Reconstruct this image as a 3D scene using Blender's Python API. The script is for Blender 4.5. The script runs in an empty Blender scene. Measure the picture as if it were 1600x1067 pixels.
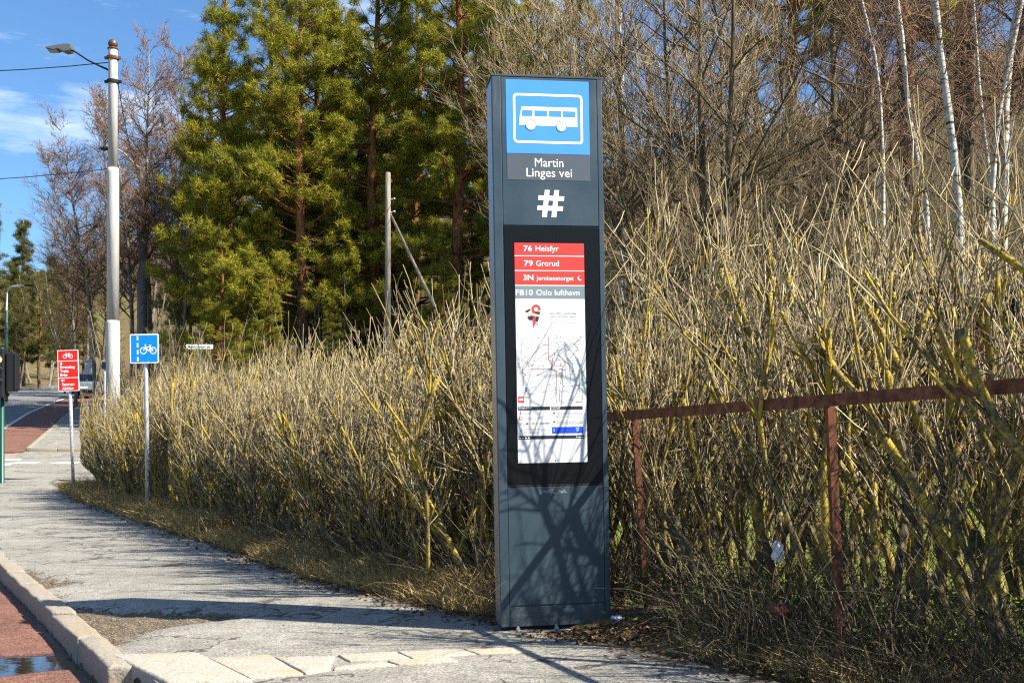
import bpy, bmesh, math, random
import numpy as np
from mathutils import Vector, Matrix, Euler
from mathutils import noise as nz

random.seed(7)
rng = np.random.default_rng(11)
S = bpy.context.scene
COL = S.collection
R = math.radians

# ------------------------------------------------------------------ camera
CZ, F, CX, HY = 0.98, 1750.0, 800.0, 700.0      # eye height, focal length in photo pixels, horizon row
cam = bpy.data.cameras.new('camera')
cam.sensor_width = 36.0
cam.lens = 36.0 * F / 1600.0
cam.shift_y = (HY - 533.5) / 1600.0
cam.clip_start = 0.05
cam.clip_end = 2000.0
cam_o = bpy.data.objects.new('camera', cam)
cam_o.location = (0, 0, CZ)
cam_o.rotation_euler = (R(90), 0, 0)
COL.objects.link(cam_o)
S.camera = cam_o

# ------------------------------------------------------------------ light
SUN_AZ, SUN_EL = 25.0, 42.0                      # degrees right-of-frame towards the camera side, height
sdir = Vector((math.cos(R(SUN_EL)) * math.cos(R(SUN_AZ)), -math.cos(R(SUN_EL)) * math.sin(R(SUN_AZ)), math.sin(R(SUN_EL))))
sun = bpy.data.lights.new('sun', 'SUN')
sun.energy = 5.0
sun.angle = R(0.53)
sun.color = (1.0, 0.93, 0.80)
sun_o = bpy.data.objects.new('sun', sun)
sun_o.rotation_euler = sdir.to_track_quat('Z', 'Y').to_euler()
sun_o.location = (20, -10, 30)
COL.objects.link(sun_o)

W = bpy.data.worlds.new('World')
S.world = W
W.use_nodes = True
wn, wl = W.node_tree.nodes, W.node_tree.links
wn.clear()
w_out = wn.new('ShaderNodeOutputWorld')
w_bg = wn.new('ShaderNodeBackground')
w_bg.inputs['Strength'].default_value = 0.072
w_sky = wn.new('ShaderNodeTexSky')
w_sky.sky_type = 'NISHITA'
w_sky.sun_disc = False
w_sky.sun_elevation = R(SUN_EL)
w_sky.sun_rotation = R(90 + SUN_AZ)
w_sky.air_density = 1.0
w_sky.dust_density = 0.9
w_sky.ozone_density = 5.0
# thin high wisps of cloud
w_tc = wn.new('ShaderNodeTexCoord')
w_map = wn.new('ShaderNodeMapping')
w_map.inputs['Scale'].default_value = (2.2, 2.2, 11.0)
w_n = wn.new('ShaderNodeTexNoise')
w_n.inputs['Scale'].default_value = 1.7
w_n.inputs['Detail'].default_value = 7.0
w_n.inputs['Roughness'].default_value = 0.62
w_r = wn.new('ShaderNodeValToRGB')
w_r.color_ramp.elements[0].position = 0.52
w_r.color_ramp.elements[1].position = 0.86
w_mix = wn.new('ShaderNodeMixRGB')
w_mix.inputs['Color2'].default_value = (7.5, 8.2, 9.0, 1)
wl.new(w_tc.outputs['Generated'], w_map.inputs['Vector'])
wl.new(w_map.outputs['Vector'], w_n.inputs['Vector'])
wl.new(w_n.outputs['Fac'], w_r.inputs['Fac'])
wl.new(w_r.outputs['Color'], w_mix.inputs['Fac'])
w_tint = wn.new('ShaderNodeMixRGB'); w_tint.blend_type = 'MULTIPLY'; w_tint.inputs['Fac'].default_value = 1.0
w_tint.inputs['Color2'].default_value = (0.74, 0.96, 1.08, 1)
wl.new(w_sky.outputs['Color'], w_tint.inputs['Color1'])
wl.new(w_tint.outputs['Color'], w_mix.inputs['Color1'])
wl.new(w_mix.outputs['Color'], w_bg.inputs['Color'])
wl.new(w_bg.outputs['Background'], w_out.inputs['Surface'])

S.view_settings.view_transform = 'Standard'
S.view_settings.look = 'None'
S.view_settings.gamma = 1.0
S.view_settings.use_curve_mapping = False
S.view_settings.exposure = 1.38
S.render.engine = 'CYCLES'
S.cycles.max_bounces = 4
S.cycles.diffuse_bounces = 2
S.cycles.glossy_bounces = 2
S.cycles.transmission_bounces = 2
S.cycles.use_denoising = False
S.cycles.pixel_filter_type = 'BLACKMAN_HARRIS'
S.cycles.filter_width = 1.25
S.cycles.use_adaptive_sampling = False
S.cycles.sample_clamp_indirect = 4.0

# ------------------------------------------------------------------ materials
def lin(*c):
    return tuple((v / 12.92 if v <= 0.04045 else ((v + 0.055) / 1.055) ** 2.4) for v in [x / 255.0 for x in c])

class Nt:
    """small helper round one node tree"""
    def __init__(s, name, rough=0.8, metallic=0.0, spec=0.3):
        s.m = bpy.data.materials.new(name); s.m.use_nodes = True
        s.t = s.m.node_tree; s.n = s.t.nodes; s.l = s.t.links
        s.b = s.n['Principled BSDF']
        s.b.inputs['Roughness'].default_value = rough
        s.b.inputs['Metallic'].default_value = metallic
        s.b.inputs['Specular IOR Level'].default_value = spec
        s.tc = s.n.new('ShaderNodeTexCoord')
    def coord(s, kind='Object', scale=(1, 1, 1)):
        mp = s.n.new('ShaderNodeMapping'); mp.inputs['Scale'].default_value = scale
        s.l.new(s.tc.outputs[kind], mp.inputs['Vector']); return mp.outputs['Vector']
    def noise(s, vec, scale, detail=4, rough=0.55):
        n = s.n.new('ShaderNodeTexNoise'); n.inputs['Scale'].default_value = scale
        n.inputs['Detail'].default_value = detail; n.inputs['Roughness'].default_value = rough
        s.l.new(vec, n.inputs['Vector']); return n.outputs['Fac']
    def ramp(s, fac, stops):
        r = s.n.new('ShaderNodeValToRGB'); e = r.color_ramp.elements
        e[0].position, e[0].color = stops[0][0], tuple(stops[0][1]) + (1,)
        e[1].position, e[1].color = stops[-1][0], tuple(stops[-1][1]) + (1,)
        for p, c in stops[1:-1]:
            k = e.new(p); k.color = tuple(c) + (1,)
        s.l.new(fac, r.inputs['Fac']); return r.outputs['Color']
    def mix(s, fac, a, b, mode='MIX'):
        m = s.n.new('ShaderNodeMixRGB'); m.blend_type = mode
        for sock, v in ((m.inputs['Fac'], fac), (m.inputs['Color1'], a), (m.inputs['Color2'], b)):
            if hasattr(v, 'links') or hasattr(v, 'is_linked'): s.l.new(v, sock)
            elif isinstance(v, (int, float)): sock.default_value = v
            else: sock.default_value = tuple(v) + (1,)
        return m.outputs['Color']
    def math(s, op, a, b=0.5):
        m = s.n.new('ShaderNodeMath'); m.operation = op
        for sock, v in ((m.inputs[0], a), (m.inputs[1], b)):
            if isinstance(v, (int, float)): sock.default_value = v
            else: s.l.new(v, sock)
        return m.outputs[0]
    def color(s, v):
        if isinstance(v, tuple): s.b.inputs['Base Color'].default_value = v + (1,)
        else: s.l.new(v, s.b.inputs['Base Color'])
    def bump(s, h, strength=0.4, dist=0.01):
        b = s.n.new('ShaderNodeBump'); b.inputs['Strength'].default_value = strength
        b.inputs['Distance'].default_value = dist
        s.l.new(h, b.inputs['Height']); s.l.new(b.outputs['Normal'], s.b.inputs['Normal'])
    def rand(s):
        return s.n.new('ShaderNodeObjectInfo').outputs['Random']
    def geo_rand(s):
        return s.n.new('ShaderNodeNewGeometry').outputs['Random Per Island']

def plain(name, col, rough=0.6, metallic=0.0, spec=0.4, var=0.10, scale=40.0):
    a = Nt(name, rough, metallic, spec)
    f = a.noise(a.coord(), scale, 3)
    a.color(a.ramp(f, [(0.3, tuple(c * (1 - var) for c in col)), (0.7, tuple(c * (1 + var) for c in col))]))
    return a.m

def flat(name, col, rough=0.5):
    a = Nt(name, rough, 0, 0.3); a.color(tuple(col)); return a.m

def m_asphalt(name, c0, c1, c2, cracks=True, wet=False):
    a = Nt(name, 0.9, 0, 0.25)
    v = a.coord()
    fine = a.noise(v, 75, 3, 0.8)
    big = a.noise(v, 0.9, 5, 0.6)
    mid = a.noise(v, 7, 4, 0.6)
    col = a.ramp(fine, [(0.36, c0), (0.5, c1), (0.64, c2)])
    col = a.mix(0.6, col, a.ramp(big, [(0.32, (0.74, 0.72, 0.70)), (0.68, (1.18, 1.17, 1.15))]), 'MULTIPLY')
    col = a.mix(0.6, col, a.ramp(mid, [(0.34, (0.66, 0.64, 0.60)), (0.66, (1.16, 1.14, 1.10))]), 'MULTIPLY')
    h = fine
    if cracks:
        vo = a.n.new('ShaderNodeTexVoronoi'); vo.feature = 'DISTANCE_TO_EDGE'; vo.inputs['Scale'].default_value = 1.1
        wob = a.n.new('ShaderNodeTexNoise'); wob.inputs['Scale'].default_value = 5.0; wob.inputs['Detail'].default_value = 6
        a.l.new(v, wob.inputs['Vector'])
        ad = a.n.new('ShaderNodeMixRGB'); ad.blend_type = 'ADD'; ad.inputs['Fac'].default_value = 0.55
        a.l.new(v, ad.inputs['Color1']); a.l.new(wob.outputs['Color'], ad.inputs['Color2'])
        a.l.new(ad.outputs['Color'], vo.inputs['Vector'])
        line = a.math('LESS_THAN', vo.outputs['Distance'], 0.017)
        gate = a.math('GREATER_THAN', a.noise(v, 0.55, 2), 0.46)
        line = a.math('MULTIPLY', line, gate)
        line = a.math('MULTIPLY', line, a.math('GREATER_THAN', a.noise(v, 9, 3), 0.38))
        col = a.mix(a.math('MULTIPLY', line, 0.8), col, (0.045, 0.04, 0.035))
        h = a.math('SUBTRACT', fine, line)
        at = a.n.new('ShaderNodeAttribute'); at.attribute_name = 'worn'            # broken-up places, stored per vertex
        dirt = a.ramp(a.noise(v, 38, 4, 0.75), [(0.34, (0.035, 0.026, 0.018)), (0.52, (0.12, 0.092, 0.062)), (0.68, (0.27, 0.22, 0.155))])
        fac = a.math('ADD', at.outputs['Fac'], a.math('MULTIPLY', a.math('SUBTRACT', a.noise(v, 9, 6, 0.75), 0.5), 2.2))
        col = a.mix(a.ramp(fac, [(0.36, (0, 0, 0)), (0.56, (1, 1, 1))]), col, dirt)
    if wet:                                                                       # damp round the puddle, stored per vertex
        at = a.n.new('ShaderNodeAttribute'); at.attribute_name = 'wet'
        wf = a.ramp(a.math('ADD', at.outputs['Fac'], a.math('MULTIPLY', a.math('SUBTRACT', a.noise(v, 14, 4), 0.5), 0.5)), [(0.25, (0, 0, 0)), (0.55, (1, 1, 1))])
        col = a.mix(wf, col, a.mix(1.0, col, (0.42, 0.40, 0.40), 'MULTIPLY'))
        a.l.new(a.ramp(wf, [(0, (0.9,) * 3), (1, (0.28,) * 3)]), a.b.inputs['Roughness'])
    a.color(col)
    a.bump(h, 0.55, 0.006)
    return a.m

M = {}
M['asphalt'] = m_asphalt('worn_grey_asphalt', (0.115, 0.112, 0.103), (0.242, 0.233, 0.212), (0.40, 0.387, 0.35))
M['road'] = m_asphalt('road_asphalt', (0.10, 0.10, 0.105), (0.17, 0.17, 0.172), (0.26, 0.26, 0.26), False)
M['red_asphalt'] = m_asphalt('red_asphalt', (0.06, 0.026, 0.02), (0.165, 0.072, 0.052), (0.30, 0.18, 0.14), False, True)

def m_granite(name, base, rust):
    a = Nt(name, 0.85, 0, 0.3)
    v = a.coord()
    f = a.noise(v, 90, 3, 0.7); big = a.noise(v, 4.0, 4)
    col = a.ramp(f, [(0.3, tuple(x * 0.55 for x in base)), (0.55, base), (0.8, tuple(min(1, x * 1.3) for x in base))])
    col = a.mix(a.ramp(big, [(0.52, (0, 0, 0)), (0.72, (0.8, 0.8, 0.8))]), col, rust)
    a.color(col); a.bump(a.noise(v, 35, 5), 0.6, 0.012)
    return a.m
M['granite'] = m_granite('kerb_granite', (0.30, 0.265, 0.215), (0.33, 0.21, 0.10))
M['slab'] = m_granite('slab_granite', (0.40, 0.36, 0.30), (0.42, 0.26, 0.10))

def m_ground():
    a = Nt('soil_and_grass', 0.95, 0, 0.1)
    v = a.coord()
    n1 = a.noise(v, 0.5, 4); n2 = a.noise(v, 14, 5, 0.7)
    dry = a.ramp(n2, [(0.3, (0.045, 0.032, 0.016)), (0.5, (0.13, 0.097, 0.047)), (0.7, (0.26, 0.20, 0.10))])
    grn = a.ramp(n2, [(0.3, (0.05, 0.07, 0.012)), (0.5, (0.13, 0.16, 0.025)), (0.72, (0.27, 0.26, 0.08))])
    at = a.n.new('ShaderNodeAttribute'); at.attribute_name = 'lawn'
    gm = a.math('ADD', at.outputs['Fac'], a.math('MULTIPLY', a.math('SUBTRACT', n1, 0.5), 1.6))
    col = a.mix(a.ramp(gm, [(0.42, (0, 0, 0)), (0.62, (1, 1, 1))]), dry, grn)
    a.color(col); a.bump(n2, 0.8, 0.04)
    return a.m
M['ground'] = m_ground()

def m_bark(name, dark, light, scale=12, stretch=(1, 1, 0.25)):
    a = Nt(name, 0.9, 0, 0.15)
    v = a.coord('Object', stretch)
    f = a.noise(v, scale, 5, 0.65)
    a.color(a.ramp(f, [(0.32, dark), (0.62, light)]))
    a.bump(f, 0.7, 0.02)
    return a.m

def m_lichen():
    a = Nt('lichened_bark', 0.9, 0, 0.12)
    v = a.coord()
    f = a.noise(a.coord('Object', (1, 1, 0.5)), 60, 4, 0.7)
    bark = a.ramp(f, [(0.3, (0.038, 0.031, 0.019)), (0.52, (0.118, 0.100, 0.062)), (0.72, (0.26, 0.228, 0.155))])
    lich = a.ramp(a.noise(v, 110, 3, 0.7), [(0.3, (0.17, 0.11, 0.02)), (0.5, (0.38, 0.275, 0.035)), (0.7, (0.50, 0.40, 0.08))])
    n = a.noise(v, 6, 6, 0.8)
    sep = a.n.new('ShaderNodeSeparateXYZ'); a.l.new(a.tc.outputs['Object'], sep.inputs[0])
    hgt = a.math('MULTIPLY', sep.outputs['Z'], 0.045)          # more lichen towards the pruned tops
    gate = a.math('ADD', a.math('ADD', n, hgt), a.math('MULTIPLY', a.math('SUBTRACT', a.rand(), 0.5), 0.10))
    gate = a.math('ADD', gate, a.math('MULTIPLY', a.math('SUBTRACT', a.noise(v, 70, 4, 0.8), 0.5), 0.45))
    a.color(a.mix(a.ramp(gate, [(0.51, (0, 0, 0)), (0.60, (0.95, 0.95, 0.95))]), bark, lich))
    a.bump(f, 0.9, 0.008)
    return a.m
M['stem'] = m_lichen()

def m_shoot(name, c0, c1, c2):
    a = Nt(name, 0.75, 0, 0.25)
    r = a.geo_rand()
    f = a.noise(a.coord(), 25, 2)
    col = a.ramp(r, [(0.0, c0), (0.5, c1), (1.0, c2)])
    a.color(a.mix(0.5, col, a.ramp(f, [(0.3, (0.7, 0.68, 0.62)), (0.7, (1.2, 1.18, 1.12))]), 'MULTIPLY'))
    return a.m
M['shoot'] = m_shoot('pale_shoots', (0.045, 0.032, 0.018), (0.205, 0.162, 0.088), (0.50, 0.415, 0.235))
M['twig_dark'] = m_shoot('dead_twigs', (0.05, 0.037, 0.022), (0.115, 0.087, 0.052), (0.19, 0.15, 0.09))
M['drygrass'] = m_shoot('dry_grass_blades', (0.17, 0.098, 0.036), (0.40, 0.27, 0.10), (0.58, 0.45, 0.20))
M['greengrass'] = m_shoot('green_grass_blades', (0.05, 0.075, 0.012), (0.09, 0.125, 0.02), (0.17, 0.18, 0.05))
M['lawn'] = m_shoot('lawn_blades', (0.06, 0.085, 0.015), (0.14, 0.17, 0.03), (0.26, 0.24, 0.09))
M['litter'] = m_shoot('fallen_leaves', (0.07, 0.04, 0.02), (0.15, 0.09, 0.045), (0.24, 0.16, 0.085))
M['weed'] = m_shoot('green_weeds', (0.05, 0.09, 0.015), (0.085, 0.14, 0.025), (0.13, 0.19, 0.04))

def m_needles(name, c0, c1, c2):
    a = Nt(name, 0.7, 0, 0.2)
    r = a.geo_rand(); n = a.noise(a.coord(), 0.7, 3)
    col = a.ramp(r, [(0.0, c0), (0.55, c1), (1.0, c2)])
    a.color(a.mix(0.8, col, a.ramp(n, [(0.35, (0.7, 0.78, 0.75)), (0.65, (1.2, 1.12, 0.95))]), 'MULTIPLY'))
    tr = a.n.new('ShaderNodeBsdfTranslucent'); mx = a.n.new('ShaderNodeMixShader'); mx.inputs[0].default_value = 0.30
    a.l.new(a.b.inputs['Base Color'].links[0].from_socket, tr.inputs['Color'])
    a.l.new(a.b.outputs[0], mx.inputs[1]); a.l.new(tr.outputs[0], mx.inputs[2])
    a.l.new(mx.outputs[0], a.n['Material Output'].inputs['Surface'])
    return a.m
M['needle'] = m_needles('pine_needles', (0.06, 0.078, 0.012), (0.235, 0.238, 0.022), (0.50, 0.44, 0.045))
M['needle_dull'] = m_needles('far_pine_needles', (0.05, 0.060, 0.016), (0.10, 0.105, 0.026), (0.15, 0.145, 0.04))
M['bud'] = m_needles('budding_twigs', (0.10, 0.085, 0.03), (0.16, 0.14, 0.04), (0.21, 0.19, 0.06))

def m_birch():
    a = Nt('birch_bark', 0.8, 0, 0.2)
    f = a.noise(a.coord('Object', (2.5, 2.5, 9)), 2.2, 5, 0.6)
    a.color(a.ramp(f, [(0.36, (0.03, 0.027, 0.024)), (0.44, (0.36, 0.33, 0.29)), (0.7, (0.58, 0.55, 0.50))]))
    return a.m
M['birch'] = m_birch()
M['birch_dull'] = m_bark('grey_birch_bark', (0.05, 0.045, 0.04), (0.27, 0.235, 0.19), 4, (2, 2, 5))
M['twig_red'] = m_shoot('reddish_birch_twigs', (0.07, 0.04, 0.026), (0.17, 0.10, 0.062), (0.32, 0.205, 0.13))
M['twig_grey'] = m_shoot('grey_brown_twigs', (0.07, 0.05, 0.028), (0.21, 0.16, 0.088), (0.42, 0.335, 0.20))
M['twig_tan'] = m_shoot('tan_brush_twigs', (0.07, 0.052, 0.03), (0.14, 0.11, 0.065), (0.23, 0.19, 0.12))
M['bark_dark'] = m_bark('dark_bark', (0.028, 0.021, 0.014), (0.16, 0.122, 0.078))

def m_pinebark():
    a = Nt('pine_bark', 0.9, 0, 0.15)
    f = a.noise(a.coord('Object', (1, 1, 0.3)), 9, 5, 0.65)
    low = a.ramp(f, [(0.35, (0.03, 0.022, 0.016)), (0.65, (0.14, 0.10, 0.07))])
    up = a.ramp(f, [(0.35, (0.09, 0.035, 0.014)), (0.65, (0.32, 0.145, 0.055))])
    sep = a.n.new('ShaderNodeSeparateXYZ'); a.l.new(a.tc.outputs['Object'], sep.inputs[0])
    k = a.math('MULTIPLY', a.math('SUBTRACT', sep.outputs['Z'], 3.5), 0.3)
    a.color(a.mix(k, low, up)); a.m.node_tree.nodes[-1].use_clamp = True
    a.bump(f, 0.7, 0.03)
    return a.m
M['pinebark'] = m_pinebark()

def m_rust():
    a = Nt('rusty_steel', 0.85, 0.1, 0.3)
    v = a.coord(); f = a.noise(v, 18, 6, 0.7)
    a.color(a.ramp(f, [(0.3, (0.045, 0.018, 0.011)), (0.5, (0.15, 0.056, 0.028)), (0.75, (0.30, 0.125, 0.056))]))
    a.bump(f, 0.5, 0.004)
    return a.m
M['rust'] = m_rust()
M['wire'] = plain('rusty_wire', (0.06, 0.045, 0.035), 0.7, 0.5)

def m_cabinet():
    a = Nt('painted_steel_blue_grey', 0.42, 0.15, 0.45)
    v = a.coord()
    f = a.noise(v, 3, 5, 0.6); g = a.noise(a.coord('Object', (1, 1, 0.12)), 25, 4, 0.7)
    col = a.ramp(f, [(0.3, (0.026, 0.046, 0.063)), (0.7, (0.038, 0.064, 0.083))])
    dust = a.ramp(g, [(0.60, (0, 0, 0)), (0.85, (0.22, 0.22, 0.22))])
    sep = a.n.new('ShaderNodeSeparateXYZ'); a.l.new(a.tc.outputs['Object'], sep.inputs[0])
    low = a.math('SUBTRACT', 0.52, a.math('MULTIPLY', sep.outputs['Z'], 0.9))
    spl = a.math('ADD', low, a.math('MULTIPLY', a.math('SUBTRACT', a.noise(v, 30, 6, 0.8), 0.5), 1.5))
    col = a.mix(dust, col, (0.22, 0.23, 0.22))
    col = a.mix(a.ramp(spl, [(0.35, (0, 0, 0)), (0.75, (0.55, 0.55, 0.55))]), col, (0.15, 0.135, 0.11))
    scr = a.noise(a.coord('Object', (6, 6, 160)), 2.0, 3, 0.8)
    col = a.mix(a.ramp(scr, [(0.69, (0, 0, 0)), (0.73, (0.35, 0.35, 0.35))]), col, (0.30, 0.33, 0.35))
    a.color(col)
    a.l.new(a.ramp(f, [(0.3, (0.34,) * 3), (0.7, (0.50,) * 3)]), a.b.inputs['Roughness'])
    return a.m
M['cabinet'] = m_cabinet()
M['cab_dark'] = flat('black_seam_gasket', (0.008, 0.009, 0.011), 0.7)  # even near-black finish for seams, plinth and dark fittings
M['black'] = plain('black_glass_surround', (0.005, 0.0055, 0.007), 0.3, 0, 0.18, 0.3, 90)
M['alu'] = plain('brushed_aluminium', (0.42, 0.44, 0.47), 0.32, 0.85, 0.5, 0.12, 30)
M['galv'] = plain('galvanised_steel', (0.48, 0.50, 0.52), 0.5, 0.35, 0.4, 0.16, 25)
M['paint_grey'] = m_bark('weathered_grey_paint', (0.37, 0.365, 0.35), (0.47, 0.465, 0.45), 5, (1, 1, 0.2))
M['pole_wood'] = m_bark('grey_weathered_wood', (0.16, 0.135, 0.11), (0.34, 0.30, 0.25), 14, (1, 1, 0.1))
M['white'] = plain('white_print', (0.80, 0.81, 0.83), 0.35, 0, 0.4, 0.015)
M['poster'] = plain('poster_paper', (0.60, 0.615, 0.64), 0.3, 0, 0.4, 0.01)
M['sign_blue'] = plain('bus_sign_blue', (0.055, 0.25, 0.72), 0.35, 0, 0.4, 0.03, 8)
M['sign_blue2'] = plain('road_sign_blue', (0.0, 0.225, 0.72), 0.4, 0, 0.4, 0.04, 8)
M['sign_red'] = plain('road_sign_red', (0.72, 0.015, 0.006), 0.45, 0, 0.4, 0.04, 8)
M['row_red'] = plain('poster_red', (0.78, 0.045, 0.035), 0.3, 0, 0.4, 0.03, 8)
M['row_grey'] = plain('poster_grey', (0.17, 0.215, 0.235), 0.3, 0, 0.4, 0.03, 8)
M['plate_grey'] = plain('name_plate_grey', (0.070, 0.085, 0.105), 0.35, 0, 0.4, 0.05, 8)
M['ink'] = flat('ink_black', (0.03, 0.035, 0.045))
M['ink_grey'] = flat('ink_grey', (0.30, 0.32, 0.34))
M['ink_light'] = flat('ink_light_grey', (0.52, 0.55, 0.58))
M['bar_dark'] = flat('poster_dark_bar', (0.018, 0.025, 0.04))
M['bar_blue'] = flat('poster_blue_bar', (0.01, 0.06, 0.52))
M['skin'] = flat('print_pink', (0.75, 0.40, 0.33))
M['navy'] = flat('print_navy', (0.02, 0.022, 0.045))
M['lime'] = flat('print_yellow', (0.75, 0.52, 0.02))
M['teal_p'] = flat('print_teal', (0.02, 0.32, 0.30))
M['purple'] = flat('print_purple', (0.26, 0.06, 0.30))
M['green_p'] = flat('print_green', (0.03, 0.30, 0.10))
M['brown_p'] = flat('print_brown', (0.42, 0.20, 0.16))
M['sky_p'] = flat('print_light_blue', (0.25, 0.50, 0.62))
M['bin_grey'] = plain('window_glass_dark', (0.02, 0.026, 0.032), 0.08, 0, 0.6)
M['pole_green'] = plain('dark_green_paint', (0.006, 0.062, 0.044), 0.4, 0, 0.45)
M['sig_black'] = plain('signal_black_plastic', (0.012, 0.013, 0.016), 0.5)
M['lens_off'] = plain('unlit_lens', (0.012, 0.016, 0.018), 0.15)
M['tyre'] = plain('tyre_rubber', (0.02, 0.02, 0.021), 0.8)
M['car'] = plain('car_paint_grey_blue', (0.21, 0.25, 0.30), 0.3, 0.4, 0.5, 0.03)
M['wall_teal'] = plain('pale_teal_cladding', (0.18, 0.36, 0.34), 0.7)
M['wall_red'] = m_bark('dark_red_boards', (0.018, 0.007, 0.007), (0.045, 0.016, 0.014), 10, (1, 1, 0.1))
M['roof_dark'] = plain('dark_roofing', (0.02, 0.02, 0.021), 0.95, 0, 0.05)
M['stone'] = plain('pale_stone', (0.46, 0.47, 0.48), 0.85, 0, 0.2, 0.25, 9)
M['bag'] = plain('white_plastic_bag', (0.68, 0.69, 0.74), 0.4)
M['cable'] = flat('black_cable', (0.012, 0.012, 0.013), 0.6)
M['white_paint'] = m_asphalt('worn_white_road_paint', (0.34, 0.34, 0.34), (0.60, 0.60, 0.59), (0.72, 0.72, 0.71), False)
M['red_faded'] = m_asphalt('faded_red_asphalt', (0.18, 0.12, 0.10), (0.32, 0.235, 0.205), (0.42, 0.34, 0.31), False)
M['gravel'] = m_shoot('crumbled_asphalt', (0.055, 0.045, 0.035), (0.13, 0.11, 0.085), (0.30, 0.25, 0.19))
def m_water():
    a = Nt('puddle_water', 0.02, 0, 0.5)
    a.color((0.02, 0.014, 0.012)); a.b.inputs['IOR'].default_value = 1.6
    a.bump(a.noise(a.coord(), 9, 2), 0.03, 0.01)
    return a.m
M['water'] = m_water()
def m_lamp():
    a = Nt('lit_red_lens', 0.3); a.color((0.8, 0.05, 0.02))
    a.b.inputs['Emission Color'].default_value = (1.0, 0.16, 0.08, 1); a.b.inputs['Emission Strength'].default_value = 3.0
    return a.m
M['lens_red'] = m_lamp()

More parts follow.
